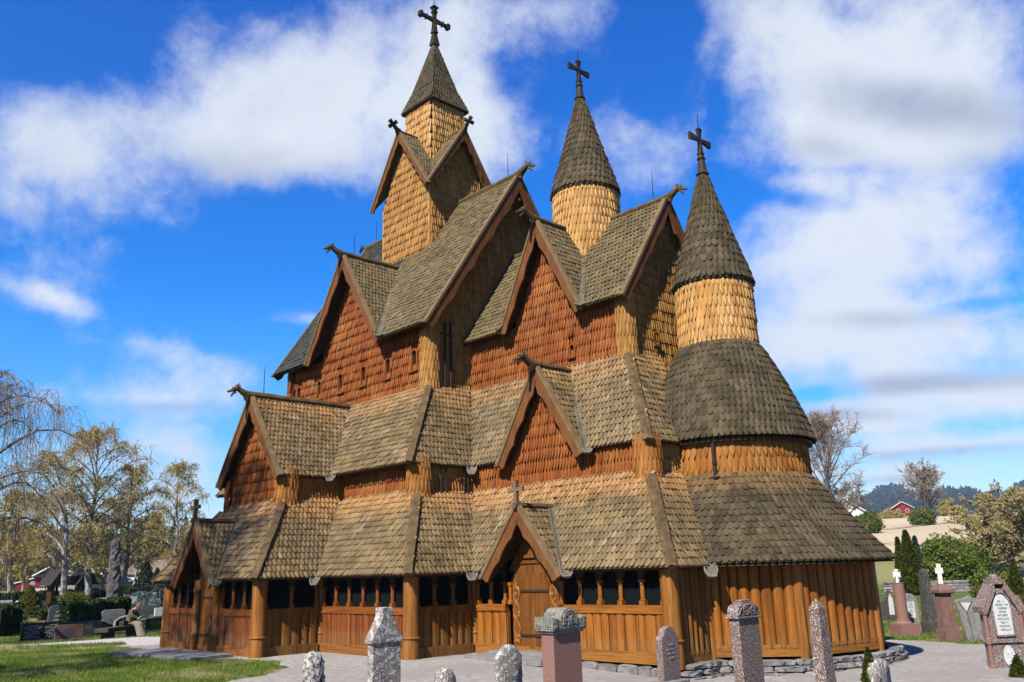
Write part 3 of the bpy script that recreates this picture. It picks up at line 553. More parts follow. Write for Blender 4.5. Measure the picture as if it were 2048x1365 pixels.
# hidden north and west sides
pl([P3(ex3, -eC, Z2), P3(-ex2, -eC, Z2), P3(-vx2, -vC, T2), P3(vx3, -vC, T2)], sh=False); pl([P3(ex3, 1.5, Z2), P3(ex3, -eC, Z2), P3(vx3, -vC, T2), P3(vx3, .6, T2)], sh=False)
pl([P3(-ex2, -eB, Z2), P3(-ex2, eB, Z2), P3(-vx2, vB, T2), P3(-vx2, -vB, T2)], sh=False); pl([P3(ex2, -eB, Z2), P3(-ex2, -eB, Z2), P3(-vx2, -vB, T2), P3(vx2, -vB, T2)], sh=False)
for (a, b) in (((ex2, eB), (vx2, vB)), ((ex3, eC), (vx3, vC)), ((-ex2, eB), (-vx2, vB))): hiplog('hip_log', P3(*a, Z2+.05), P3(*b, T2+.06), church, .14)
gutter(P3(ex1, eB, Z2+.02), P3(.05, vB, T2), church); gutter(P3(ex2, eC, Z2+.02), P3(vx2, vC, T2), church, .13)
# chancel cross gable at aisle level
gable(church, 9.125, 1.60, -3.72, 5.10, 7.72, -3.52, vC, 'roof', ridge_r=.10)
gutter(P3(9.125+1.66, -3.56, 5.14), P3(9.125+.05, vC, 7.7), church, .11, .2); gutter(P3(9.125-1.66, -3.56, 5.14), P3(9.125-.05, vC, 7.7), church, .11, .2)
wall([P3(9.125-1.40, C2-.03, 5.1), P3(9.125+1.40, C2-.03, 5.1), P3(9.125, C2-.03, 7.25)], 'wall_red')
# level 3: nave
EX, EB, E3, R3 = 4.95, -4.365, 9.925, 16.352
q3 = .17; nb, nx = vB+q3, vx2-q3
WINX = [(k-2.5)*1.479 for k in range(6)]; ZW = 9.29
z30 = 7.55
hol = [(x+nx-.13, x+nx+.13, ZW-.70-z30, ZW-.06-z30) for x in WINX]
nw = wl(-nx, nb, nx, nb, z30, 10.05, 'wall_red', holes=hol)
wall([P3(-2.1, nb-.004, 9.9), P3(2.1, nb-.004, 9.9), P3(0, nb-.004, 13.15)], 'wall_red')
wall([P3(nx, nb, z30), P3(nx, -nb, z30), P3(nx, -nb, 10.3), P3(nx, 0, 16.0), P3(nx, nb, 10.3)], 'wall_east')
wall([P3(-nx, -nb, z30), P3(-nx, nb, z30), P3(-nx, nb, 10.3), P3(-nx, 0, 16.0), P3(-nx, -nb, 10.3)], 'wall_gold', sh=False)
wl(nx, -nb, -nx, -nb, z30, 10.05, 'wall_red', sh=False)
corner(nx-.13, nb+.12, 7.5, 10.0, .30); corner(-nx+.13, nb+.12, 7.5, 10.0, .30, 'wall_red', -2.9, -1.2)
def window(x, y, zt, w=.25, h=.66, parent=None, ax='x'):
    """small arched opening with frame, sunk in a shingled wall facing south (ax x) or east (ax y)"""
    f = MB(); g = MB(); r = w/2; pts = [(-r, zt-h), (r, zt-h)]+[(r*math.cos(t), zt-r+r*math.sin(t)) for t in np.linspace(0, math.pi, 7)]
    R2_ = r+.05; po = [(-R2_, zt-h-.04), (R2_, zt-h-.04)]+[(R2_*math.cos(t), zt-r+R2_*math.sin(t)) for t in np.linspace(0, math.pi, 7)]
    m = (lambda a, b, d: P3(x+a, y-d, b)) if ax == 'x' else (lambda a, b, d: P3(x+d, y+a, b))
    n = len(pts); V = [m(*p, .10) for p in pts]+[m(*p, .10) for p in po]+[m(*p, -.02) for p in pts]+[m(*p, -.02) for p in po]; F = []
    for i in range(n):
        j = (i+1) % n; F += [(i, n+i, n+j, j), (n+i, 3*n+i, 3*n+j, n+j), (i, j, 2*n+j, 2*n+i)]
    f.add(V, F); fo = f.build('window', 'wall_red', parent)
    g.add([m(*p, .012) for p in pts], [tuple(range(n))]); g.build('pane', 'dark', fo)
    sb = MB(); lo, hi = m(-R2_-.03, zt-h-.09, .03), m(R2_+.03, zt-h-.04, .15); sb.box(np.minimum(lo, hi), np.maximum(lo, hi)); sb.build('sill', 'barge', fo)
for x in WINX: window(x, nb, ZW, parent=nw)
# main nave roof, split where the cross gable meets it
yv = lambda z: EB+(z-E3)/(R3-E3)*(-EB)      # y of the south slope at height z
G3 = 13.588; gy = yv(G3)
def slope(x0, x1, sgn=1, mat='roof_high', sh=True):
    a, b, c, d = P3(x0, EB*sgn, E3), P3(x1, EB*sgn, E3), P3(x1, 0, R3), P3(x0, 0, R3)
    return pl([a, b, c, d] if sgn > 0 else [b, a, d, c], mat, sh=sh)
cutroof(P3(-EX, EB, E3), P3(EX, EB, E3), P3(EX, 0, R3), P3(-EX, 0, R3), [(0, 2.28, 13.5)], 'roof_high', church); slope(-EX, EX, -1, sh=False)
gable(church, 0, 2.36, -4.41, 9.90, G3, EB, gy, 'roof_high', ridge_r=.12, depth=.34)
gutter(P3(2.42, -4.42, 9.96), P3(.0, gy, G3), church, .13, .12)
barge(P3(EX+.02, 0, R3+.05), P3(EX+.02, EB-.02, E3-.03), P3(EX+.02, -EB+.02, E3-.03), (1, 0, 0), church, .45, cusps=5)
barge(P3(-EX-.02, 0, R3+.05), P3(-EX-.02, EB-.02, E3-.03), P3(-EX-.02, -EB+.02, E3-.03), (-1, 0, 0), church, .45, cusps=5)
mb = MB(); mb.tube([P3(-EX-.1, 0, R3+.07), P3(EX+.1, 0, R3+.07)], .12, 8); mb.build('ridge_log', 'log', church)
dragon(P3(EX+.1, 0, R3+.07), (1, 0, 0), church, 1.1); dragon(P3(-EX-.1, 0, R3+.07), (-1, 0, 0), church, .8, 'tar')
mb = MB(); mb.tube([P3(EX-.02, 0, R3-.95), P3(EX+.02, 0, R3-.95)], .06, 6); mb.tube([P3(EX-.2, -.55, R3-1.0), P3(EX-.2, .55, R3-1.0)], .06, 6); mb.build('collar_beam', 'barge', church)
# level 3: chancel
CX, CB, E4, R4 = 11.48, -2.45, 9.558, 13.146; q4 = .16; cb, cx4 = vC+q4, vx3-q4
hol = [(2.55+4.42-nx+.0+x, 2.55+4.42-nx+.0+x+.2, 0, 0) for x in ()]
cw = wl(nx, cb, cx4, cb, z30, 9.7, 'wall_red', holes=[(9.13-nx-.1, 9.13-nx+.1, .62, 1.05)])
wall([P3(8.17-1.5, cb-.004, 9.5), P3(8.17+1.5, cb-.004, 9.5), P3(8.17, cb-.004, 12.4)], 'wall_red')
cew = wall([P3(cx4, cb, z30), P3(cx4, -cb, z30), P3(cx4, -cb, 9.8), P3(cx4, 0, 12.9), P3(cx4, cb, 9.8)], 'wall_east')
wl(cx4, -cb, nx, -cb, z30, 9.7, 'wall_red', sh=False)
corner(cx4-.12, cb+.12, 7.5, 9.75, .28)
window(9.13, cb, 8.62, .16, .34, cw); window(cx4, -.75, 8.75, .16, .34, cew, 'y')
cutroof(P3(nx, CB, E4), P3(CX, CB, E4), P3(CX, 0, R4), P3(nx, 0, R4), [(8.168, 1.62, 12.76)], 'roof_high', church); pl([P3(CX, -CB, E4), P3(nx, -CB, E4), P3(nx, 0, R4), P3(CX, 0, R4)], 'roof_high', sh=False)
ycv = lambda z: CB+(z-E4)/(R4-E4)*(-CB)
gable(church, 8.168, 1.69, -2.50, 9.52, 12.84, CB, ycv(12.84), 'roof_high', ridge_r=.10, depth=.32)
gutter(P3(8.168+1.72, -2.5, 9.58), P3(8.168, ycv(12.84), 12.84), church, .13, .1); gutter(P3(8.168-1.72, -2.5, 9.58), P3(8.168, ycv(12.84), 12.84), church, .1, .1)
barge(P3(CX+.02, 0, R4+.05), P3(CX+.02, CB-.02, E4-.03), P3(CX+.02, -CB+.02, E4-.03), (1, 0, 0), church, .36, cusps=4)
mb = MB(); mb.tube([P3(nx, 0, R4+.06), P3(CX+.1, 0, R4+.06)], .10, 8); mb.build('ridge_log', 'log', church); dragon(P3(CX+.1, 0, R4+.06), (1, 0, 0), church, .95)
# turret on the chancel and the apse drum
def tower_round(c, r, z0, z1, re, ze, zt, cr_h, nm):
    mb = MB(); revolve(mb, (*c, 0), [(r, z0), (r, z1)], dict(WALL, w=.125, h=.30), nseg=40); d = mb.build('drum', 'drum', church)
    mb = MB(); prof = [(re, ze), (re*.86, ze+(zt-ze)*.16), (re*.62, ze+(zt-ze)*.40), (re*.33, ze+(zt-ze)*.72), (.10, zt)]
    revolve(mb, (*c, 0), prof, dict(ROOF, w=.17, h=.25, t=.06, a=.5), nseg=40, taper=True)
    mb.lathe((*c, 0), [(re+.01, ze-.03), (re-.16, ze+.02), (r-.1, ze+.05)], 40); mb.lathe((*c, 0), [(re-.05, ze-.09), (re+.015, ze-.05), (re+.02, ze), (re-.05, ze+.03)], 40)
    cn = mb.build('spire', 'roof_dark', church)
    mb = MB(); mb.lathe((*c, 0), [(.21, zt-.28), (.17, zt-.2), (.16, zt+.0), (.20, zt+.02), (.15, zt+.1), (.10, zt+.5), (.14, zt+.53), (.09, zt+.6), (.07, zt+.75), (0, zt+.76)], 14); mb.build('finial', 'tar', cn, smooth=False)
    cross((*c, zt+.5), cr_h, .54, (0, 1, 0), cn, 'patte', 'tar', .80)
    rod((c[0]+.0, c[1], zt+.5+cr_h-.02), .5, cn)
    return d
tower_round((8.168, 0), 1.047, 11.2, 14.5, 1.135, 14.395, 18.1, 1.08, 'turret')
tower_round((AX, 0), 1.023, 7.85, 10.0, 1.115, 9.892, 13.45, 1.08, 'apse')
# bell shaped roof and drums of the apse
mb = MB(); revolve(mb, (AX, 0, 0), [(2.27, 5.25), (2.20, 5.5), (2.06, 5.95), (1.86, 6.45), (1.62, 7.0), (1.36, 7.55), (1.07, 8.06)], dict(ROOF, w=.15, h=.205, t=.055, a=.55), nseg=64)
mb.lathe((AX, 0, 0), [(2.26, 5.20), (2.0, 5.3)], 64); mb.build('apse_roof', 'roof_dark', church)
mb = MB(); mb.lathe((AX, 0, 0), [(2.14, 5.15), (2.22, 5.13), (2.23, 5.21), (2.14, 5.23)], 64); mb.build('eaves_gutter', 'iron', church)
mb = MB(); revolve(mb, (AX, 0, 0), [(2.02, 4.05), (2.02, 5.3)], dict(WALL, w=.16, h=.36), nseg=64); mb.build('shingled_wall', 'amber', church)
mb = MB(); revolve(mb, (AX, 0, 0), [(3.86, 2.13), (3.42, 2.60), (2.95, 3.15), (2.5, 3.72), (2.04, 4.36)], dict(ROOF, w=.155, h=.205, t=.06, a=.55), nseg=72)
mb.lathe((AX, 0, 0), [(3.85, 2.07), (3.3, 2.4)], 72); mb.build('apse_roof', 'roof_dark', church)
# ------------------------------------------------------------------ the square tower
tw = MB(); s = 1.5; zb0 = 13.2
def sq(mb, s, z0, z1, z1c, K=WALL, sides=(0, 1, 2, 3)):
    c = [(-s, -s), (s, -s), (s, s), (-s, s)]
    for i in sides:
        a, b = c[i], c[(i+1) % 4]; m = ((a[0]+b[0])/2, (a[1]+b[1])/2)
        pts = [P3(*a, z0), P3(*b, z0), P3(*b, z1)]+([P3(*m, z1c)] if z1c > z1 else [])+[P3(*a, z1)]
        slab(mb, pts, .1)
        if i < 2: patch(mb, pts, K)
sq(tw, s, zb0, 16.6, 19.25); tower = tw.build('tower', 'wall_gold', church)
for x, y in ((1.5, -1.5), (-1.5, -1.5)):
    mb = MB(); mb.box((x-.05, y-.05, 12.8), (x+.05, y+.05, 16.8)); mb.build('corner_board', 'drum', tower)
mb = MB(); sq(mb, .866, 17.6, 21.15, 0); mb.build('upper_tower', 'drum', tower)
g4, gb, gz = 1.873, 16.673, 19.539
for i, (ox, oy) in enumerate(((0, -1), (1, 0), (0, 1), (-1, 0))):
    sdx, sdy = -oy, ox; mkp = lambda a, b, z: P3(ox*a+sdx*b, oy*a+sdy*b, z)
    sh = i < 2
    for sg in (1, -1):
        q = [mkp(g4, sg*g4, gb), mkp(g4-.02, sg*g4, gb), mkp(0, 0, gz), mkp(g4, 0, gz)]
        if sg < 0: q = [q[1], q[0], q[3], q[2]]
        plane('shingled_roof', q, dict(ROOF, w=.14, h=.19), 'roof_high', tower, .05, shing=sh)
    if i < 3: barge(mkp(g4+.03, 0, gz+.04), mkp(g4+.03, -g4-.02, gb-.03), mkp(g4+.03, g4+.02, gb-.03), (ox, oy, 0), tower, .26, cusps=7, th=.06)
    mb = MB(); mb.tube([mkp(.5, 0, gz+.05), mkp(g4+.05, 0, gz+.05)], .07, 7); mb.build('ridge_log', 'log', tower)
    if i < 2: cross(mkp(g4+.02, 0, gz+.02), .62, .24, (sdx, sdy, 0), tower, 'ornate', 'tar' if i == 0 else 'log', .62, lean=(ox*.75, oy*.75, .66))
mb = MB(); s5, z5, zs = 1.0, 21.095, 24.3
cs = [(-s5, -s5), (s5, -s5), (s5, s5), (-s5, s5)]
for i in range(4):
    a, b = cs[i], cs[(i+1) % 4]; kk = .66; zm = z5+.95
    lo = [P3(*a, z5), P3(*b, z5), P3(b[0]*kk, b[1]*kk, zm), P3(a[0]*kk, a[1]*kk, zm)]; hi = [lo[3], lo[2], P3(b[0]*.08, b[1]*.08, zs), P3(a[0]*.08, a[1]*.08, zs)]
    for q in (lo, hi):
        slab(mb, q, .05)
        if i < 2: patch(mb, q, dict(ROOF, w=.13, h=.19, t=.045))
sp_ = mb.build('spire', 'roof_dark', tower)
mb = MB()
for i in range(4):
    a, b = cs[i], cs[(i+1) % 4]; mb.tube([P3(a[0]*1.0, a[1]*1.0, z5), P3(a[0]*.66, a[1]*.66, z5+.97), P3(a[0]*.09, a[1]*.09, zs)], [.055, .055, .05], 6); mb.tube([P3(*a, z5-.02), P3(*b, z5-.02)], .05, 6)
mb.build('hip_log', 'tar', sp_)
mb = MB(); mb.lathe((0, 0, zs), [(.26, -.18), (.20, -.1), (.12, .25), (.09, .5), (0, .52)], 4, math.pi/4, math.pi/4+2*math.pi); mb.build('finial', 'bargetop', sp_)
cross((0, 0, zs+.1), 2.05, .84, (0, 1, 0), sp_, 'ornate', 'tar', 1.0); rod((0, 0, zs+2.1), .8, sp_)
for p in ((EX-.55, 0, R3+.15), (-EX+.7, 0, R3+.15), (CX-.5, 0, R4+.12), (0, eA+.45, R2+.12)): rod(p, 1.0, church)
rod((0, -4.41+.5, G3+.1), .85, church)
# ------------------------------------------------------------------ down pipes
def pipe(pts, r=.045, foot=False):
    mb = MB(); mb.tube(pts, r, 7)
    for p in pts[1:-1]: mb.tube([P3(*p)-P3(0, 0, .03), P3(*p)+P3(0, 0, .03)], r*1.35, 7)
    if foot: p = pts[-1]; mb.box((p[0]-.13, p[1]-.13, p[2]-.02), (p[0]+.13, p[1]+.13, p[2]+.03))
    return mb.build('down_pipe', 'iron', church)
a_ = -1.18; ca, sa = math.cos(a_), math.sin(a_)
pipe([P3(AX+2.16*ca, 2.16*sa, 5.18), P3(AX+2.13*ca, 2.13*sa, 4.6), P3(AX+2.14*ca, 2.14*sa, 4.22)], .05, True)
for y in (nb+.55, nb+.8): pipe([P3(nx+.12, y, 10.2), P3(nx+.12, y, 9.0), P3(nx+.13, y, 8.0)])
mb = MB(); mb.tube([P3(nx-.1, nb-.25, 9.85), P3(nx+.15, nb+.9, 9.75)], .035, 6); mb.build('pipe_bracket', 'iron', church)
pipe([P3(-nx+.35, nb-.12, 9.9), P3(-nx+.35, nb-.12, 9.0), P3(-nx+.35, nb-.12, 7.9)])
for y in (B2+.75, B2+.95, B2+1.65, B2+1.8): pipe([P3(b2+.12, y, 5.3), P3(b2+.12, y, 4.7), P3(b2+.13, y, 4.25)], .03)
# ------------------------------------------------------------------ the open gallery on the ground floor
def hground(x, y):
    return 0.0
def sstep(a, b, x): t = np.clip((x-a)/(b-a), 0, 1); return t*t*(3-2*t)
GX1, GA, GB, GX2, GC, GX3 = 3.02, -8.73, -6.77, 7.36, -4.62, 13.95
def post(x, y, r=.21, z1=2.25, ring=True, z0=-.05):
    mb = MB(); prof = [(r*1.02, z0), (r*1.04, z0+.2), (r*1.02, .50), (r*1.0, .52), (r*.97, 1.2), (r*.98, z1)]
    mb.lathe((x, y, 0), prof, 22); p = mb.build('post', 'post', church, smooth=True)
    if ring:
        mb = MB(); mb.lathe((x, y, 0), [(r*1.0, .50), (r*1.16, .515), (r*1.16, .545), (r*1.0, .56)], 22); mb.build('ring', 'post', p, smooth=True)
    return p
def facet(p0, p1, bays=None, pm='plank', z0=.0, end0=.2, end1=.2, zs=1.27, open_=True, skip=None, planks=None, beam=True, parent=None):
    """wall between two posts seen from outside left to right"""
    p0 = np.array([*p0, 0.]); p1 = np.array([*p1, 0.]); d = nrm(p1-p0); out = np.array([d[1], -d[0], 0]); L = np.linalg.norm(p1-p0)
    A = np.array([d, out, (0, 0, 1.)]); B = lambda mb, a, b, lo, hi, zl, zh: mb.box((a, lo, zl), (b, hi, zh), A, p0)
    segs = [(end0*.6, L-end1*.6)] if not skip else [(end0*.6, skip[0]), (skip[1], L-end1*.6)]
    root = None
    for (a, b) in segs:
        if b-a < .15: continue
        mb = MB(); x = a; zt = zs-.18 if open_ else 2.4; n = planks or max(2, round((b-a)/.27)); ws = (.8+.4*RG.random(n)); ws = ws/ws.sum()*(b-a)
        for w in ws:
            if open_:      # slightly rounded planks with a gap between them
                dd = .018*RG.random(); k = 5; V = []
                for zz in (z0+.22, zt+.02):
                    for i in range(k+1):
                        t = i/k; V.append(p0+d*(x+.006+(w-.012)*t)+out*(.012+dd+.028*math.sin(math.pi*t)**.6)+np.array([0, 0, zz]))
                mb.add(V, [(i, i+1, k+2+i, k+1+i) for i in range(k)])
            else:
                V = []; k = 8
                for zz in (z0+.2, zt):
                    for i in range(k+1):
                        t = i/k; V.append(p0+d*(x+w*t)+out*(.0+.10*math.sin(math.pi*t)**.55)+np.array([0, 0, zz]))
                mb.add(V, [(i, i+1, k+2+i, k+1+i) for i in range(k)])
            x += w
        B(mb, a, b, -.12, -.02, z0, zt)
        w_ = mb.build('plank_wall', pm, church, smooth=False); root = root or w_
        mb = MB(); B(mb, a, b, -.05, .085, z0+.02, z0+.27); mb.build('sill_beam', 'beam' if pm == 'plank' else 'beam_w' if pm == 'plank_w' else 'plank_e', w_)
        if open_:
            mb = MB(); B(mb, a, b, -.08, .075, zs-.18, zs); mb.build('rail', 'beam' if pm == 'plank' else 'beam_w' if pm == 'plank_w' else 'plank_e', w_)
            nb_ = bays if (bays and not skip) else max(1, round((b-a)/.62)); bw = (b-a)/nb_
            for i in range(nb_+1):
                xc = a+bw*i
                if (i == 0 or i == nb_): xc += .05*(1 if i == 0 else -1)
                c = p0+d*xc; mb = MB(); B(mb, xc-.075, xc+.075, -.06, .06, zs, zs+.10)
                mb.lathe((c[0], c[1], 0), [(.062, zs+.10), (.07, zs+.12), (.05, zs+.14), (.055, zs+.30), (.048, zs+.44), (.068, zs+.46), (.05, zs+.48), (.075, zs+.52)], 10)
                B(mb, xc-.08, xc+.08, -.05, .05, zs+.52, zs+.56); mb.build('colonnette', pm, w_)
            mb = MB(); zt0 = zs+.54; zt1 = 2.34      # arches
            for i in range(nb_):
                x0, x1 = a+bw*i, a+bw*(i+1); r = bw/2-.05; cx = (x0+x1)/2; n = 10; V = []
                for t in np.linspace(math.pi, 0, n+1): V.append((cx+r*math.cos(t), zt0+min(r, .3)*math.sin(t)))
                V = [(x0, zt0)]+V+[(x1, zt0)]; m = len(V)
                Q = [p0+d*p[0]+out*.035+np.array([0, 0, p[1]]) for p in V]+[p0+d*p[0]+out*.035+np.array([0, 0, zt1]) for p in V]+[p0+d*p[0]-out*.04+np.array([0, 0, p[1]]) for p in V]
                mb.add(Q, [(j, j+1, m+j+1, m+j) for j in range(m-1)]+[(2*m+j, 2*m+j+1, j+1, j) for j in range(m-1)])
            mb.build('arcade', 'tar', w_)  # near-black material puts the deep eave shade into the colour of the arches
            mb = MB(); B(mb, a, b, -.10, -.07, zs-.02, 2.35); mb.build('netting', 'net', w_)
    return root
for (x, y) in ((-GX1, GA), (GX1, GA), (GX2, GB), (GX3, GC)): post(x, y)
for (x, y) in ((GX1-.05, GB+.05), (GX2-.05, GC+.05), (-GX1+.05, GB+.05)): post(x, y, .15)
facet((-GX1, GA), (GX1, GA), skip=(2.0, 3.80), end0=.3, end1=.3, pm='plank_w')
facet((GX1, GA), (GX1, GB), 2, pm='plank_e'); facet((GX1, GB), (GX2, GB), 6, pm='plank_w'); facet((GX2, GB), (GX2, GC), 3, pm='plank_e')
facet((GX2, GC), (GX3, GC), skip=(1.30, 3.28))
facet((-GX1, GB), (-GX1, GA), 3); facet((-GX2, GB), (-GX1, GB), 6); facet((-GX2, -GB), (-GX2, GB), open_=False)
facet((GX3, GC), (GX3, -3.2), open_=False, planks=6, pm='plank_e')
facet((GX3, 3.2), (GX3, -GC), open_=False, planks=6); facet((GX3, -GC), (-GX2, -GC), open_=False, planks=60)
PA = [-71.1, -36, 6, 41, 71.1]; ra = 3.40
PP = [(AX+ra*math.cos(rad(a)), ra*math.sin(rad(a))) for a in PA]
for i in range(4): facet(PP[i], PP[i+1], open_=False, planks=9 if i else 8, end0=.12, end1=.12, z0=.06)
for i, p in enumerate(PP): post(*p, .115 if i else .13, ring=False, z0=.0)
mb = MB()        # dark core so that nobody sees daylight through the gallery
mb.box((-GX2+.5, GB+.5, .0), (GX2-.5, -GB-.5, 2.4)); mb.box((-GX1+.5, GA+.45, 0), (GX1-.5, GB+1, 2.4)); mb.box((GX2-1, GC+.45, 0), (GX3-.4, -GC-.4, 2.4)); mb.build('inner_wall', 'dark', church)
# portals
def portal(cx, hw, yf, zb, zr, ywall, zroof_y, ridge_back, dw, dh, carved, nm):
    gable(church, cx, hw, yf, zb, zr, zroof_y, ridge_back, 'roof', ridge_r=.085, dr=False, depth=.33, cusps=3)
    cross((cx, yf-.02, zr+.02), .68, .27, (1, 0, 0), church, 'portal', 'bargetop' if carved else 'log')
    for sg in (1, -1): gutter(P3(cx+sg*(hw+.06), yf+.2, zb+.03), P3(cx+sg*.06, ridge_back, zr), church, .12, .22)
    # boarded gable above the door and stepped door surround
    mb = MB(); mb.prism([P3(cx-hw+.3, ywall, zb+.12), P3(cx+hw-.3, ywall, zb+.12), P3(cx+.16, ywall, zr-.35), P3(cx-.16, ywall, zr-.35)], (0, .08, 0)); g = mb.build('gable_boards', 'door', church)
    fr = MB(); y0 = ywall-.05; hw1 = dw/2+.33+.12
    fr.prism([P3(cx-hw1, y0, 1.80), P3(cx+hw1, y0, 1.80), P3(cx+dw/2+.12, y0, 2.30), P3(cx-dw/2-.12, y0, 2.30)], (0, .12, 0)); fr.box((cx-dw/2-.16, y0-.04, 2.28), (cx+dw/2+.16, y0+.08, 2.36)); fr.box((cx-dw/2-.12, y0-.06, 2.42), (cx+dw/2+.12, y0+.08, 2.50))
    fr.prism([P3(cx-dw/2-.14, y0+.01, 2.36), P3(cx+dw/2+.14, y0+.01, 2.36), P3(cx+dw/2-.0, y0+.01, 2.72), P3(cx-dw/2+.0, y0+.01, 2.72)], (0, .06, 0))
    f = fr.build('door_frame', 'door', church)
    # door leaf with a rounded head, boards as shallow strips
    lf = MB(); n = 4; 
    for i in range(n):
        xa, xb = cx-dw/2+dw*i/n+.006, cx-dw/2+dw*(i+1)/n-.006; hh = lambda x: 1.72+(dh-1.72)*math.sqrt(max(0, 1-((x-cx)/(dw/2))**2))
        lf.prism([P3(xa, y0-.035-.006*(i % 2), .20), P3(xb, y0-.035-.006*(i % 2), .20), P3(xb, y0-.035-.006*(i % 2), hh(xb)), P3((xa+xb)/2, y0-.035-.006*(i % 2), hh((xa+xb)/2)), P3(xa, y0-.035-.006*(i % 2), hh(xa))], (0, .04, 0))
    d = lf.build('door', 'door', church)
    for z in (1.60, .52):
        mb = MB(); mb.box((cx-dw/2-.02, y0-.065, z-.03), (cx+dw/2+.02, y0-.03, z+.03)); mb.build('hinge', 'iron', d)
    mb = MB(); mb.box((cx+dw/2-.18, y0-.05, .98), (cx+dw/2-.07, y0-.03, 1.14)); mb.tube([P3(cx+dw/2-.125, y0-.07, 1.12), P3(cx+dw/2-.125, y0-.09, 1.06), P3(cx+dw/2-.125, y0-.07, 1.0)], .012, 5); mb.build('lock', 'iron', d)
    for sg in (-1, 1):
        xm = cx+sg*(dw/2+.165)
        if carved:
            mb = MB(); mb.box((xm-.165, y0-.03, .25), (xm+.165, y0+.05, 1.82)); bo = mb.build('carved_board', 'door', church)
            mb = MB(); yv_ = y0-.045
            for zc, rr, dr_ in ((1.60, .125, 1), (1.02, .13, -1), (.44, .11, 1)):        # vine scrolls
                th = np.linspace(0, 4.4*math.pi, 44); rad_ = rr*(1-th/th[-1]*.82); mb.tube(np.stack([xm+dr_*sg*rad_*np.cos(th+1.5), 0*th+yv_, zc+rad_*np.sin(th+1.5)], 1), .016, 5)
                mb.tube([P3(xm, yv_, zc), P3(xm+.03, yv_-.01, zc+.03), P3(xm+.02, yv_, zc-.04)], [.03, .035, .01], 5)
            zz = np.linspace(.32, 1.78, 60)
            for ph in (0, math.pi): mb.tube(np.stack([xm+.115*np.sin(zz*7.2+ph), 0*zz+yv_+.005*np.cos(zz*7.2+ph), zz], 1), .014, 5)
            for i in range(26):
                z = .32+1.42*i/25; s1 = RG.choice([-1, 1]); x0 = xm+s1*.10*abs(math.sin(z*7.2)); mb.tube([P3(x0, yv_, z), P3(x0+s1*.03, yv_-.01, z+.04), P3(x0-s1*.01, yv_, z+.07)], [.012, .016, .004], 5)
            mb.build('vine_carving', 'carv', bo)
            mb = MB(); xs_ = cx+sg*(dw/2+.42); mb.lathe((xs_, y0-.01, 0), [(.085, 1.27), (.085, 1.34), (.055, 1.37), (.055, 1.70), (.08, 1.74), (.09, 1.82)], 12); mb.build('colonnette', 'plank', church)
        else:
            mb = MB(); mb.lathe((xm, y0-.03, 0), [(.13, .05), (.13, .5), (.15, .52), (.15, .56), (.12, .58), (.115, 1.75), (.15, 1.78), (.15, 1.84), (.12, 1.86), (.12, 2.1)], 16); mb.build('door_column', 'post', church, smooth=True)
            mb = MB(); mb.box((xm+sg*.14-.03, y0, .1), (xm+sg*.14+.15*(sg > 0)+.03, y0+.06, 2.2)); mb.build('jamb_board', 'plank_w', church)
    mb = MB(); mb.box((cx-hw1, y0-.04, .02), (cx+hw1, y0+.05, .25)); mb.build('threshold', 'plank', f)
ysl = lambda z: YC+(z-Z1)/(T1-Z1)*(wC-YC)
portal(9.78, 1.36, -5.22, 1.98, 3.66, GC+.02, YC, ysl(3.6), 1.0, 2.05, True, 'chancel')
ysa = lambda z: YA+(z-Z1)/(T1-Z1)*(wA-YA)
portal(-.12, 1.30, -9.32, 2.0, 3.80, GA+.02, YA, ysa(3.75), 1.0, 1.95, False, 'nave')
# ------------------------------------------------------------------ terrain
def theta(x, y): return np.degrees(np.arctan2(-(x-CAM[0]), y-CAM[1]))      # bearing west of north
def terrain(x, y):
    x = np.asarray(x, float); y = np.asarray(y, float); d = np.hypot(x-CAM[0], y-CAM[1]); th = theta(x, y)
    hr = np.interp(d, [0, 24, 31, 45, 60, 75, 82, 95, 120, 200, 285, 330, 420, 700, 1300, 2600, 3600, 5000, 12000], [0, -.12, -.3, -.1, 0, -.2, .1, 1.4, 3.4, 8.8, 14.0, 14.9, 13, 5, 40, 168, 175, 0, 0])
    ridge = 1+.10*np.sin(th*.55+1.0)+.05*np.sin(th*1.7)+.02*np.sin(th*5.1)
    far_r = sstep(1200, 2600, d); hr = hr*(1-far_r)+hr*far_r*ridge*np.interp(th, [10, 15, 19, 23, 27, 31, 36, 40], [1.05, 1.05, 1.07, 1.0, .86, .62, .4, .3])
    hl = np.interp(d, [0, 30, 40, 55, 66, 80, 110, 150, 190, 300, 450, 700, 1500, 2500, 4200, 4900, 6500, 12000], [0, 0, -.3, -.3, .3, .6, .6, .2, .4, 2, 5, 8, 20, 60, 178, 186, 100, 0])
    rl = 1+.13*np.sin(th*.8+.6)+.07*np.sin(th*2.3)+.03*np.sin(th*6.7)+.012*np.sin(th*17)
    far_l = sstep(2500, 4200, d); hl = hl*(1-far_l)+hl*far_l*rl*np.interp(th, [40, 60, 68, 80, 95], [.8, .95, 1.0, 1.02, 1.0])
    w = sstep(44, 58, th); h = hr*(1-w)+hl*w
    near = 1-sstep(1.0, 5.0, np.hypot(np.maximum(np.maximum(-8.8-x, x-14), 0), np.maximum(np.maximum(-11.5-y, y-9), 0)))       # level plinth of the church
    hc = -.29*sstep(6.5, 15, x)*sstep(-8.5, -4, y)
    h = h*(1-near)+hc*near
    back = sstep(90, 130, np.abs(th-45)); return h*(1-back)
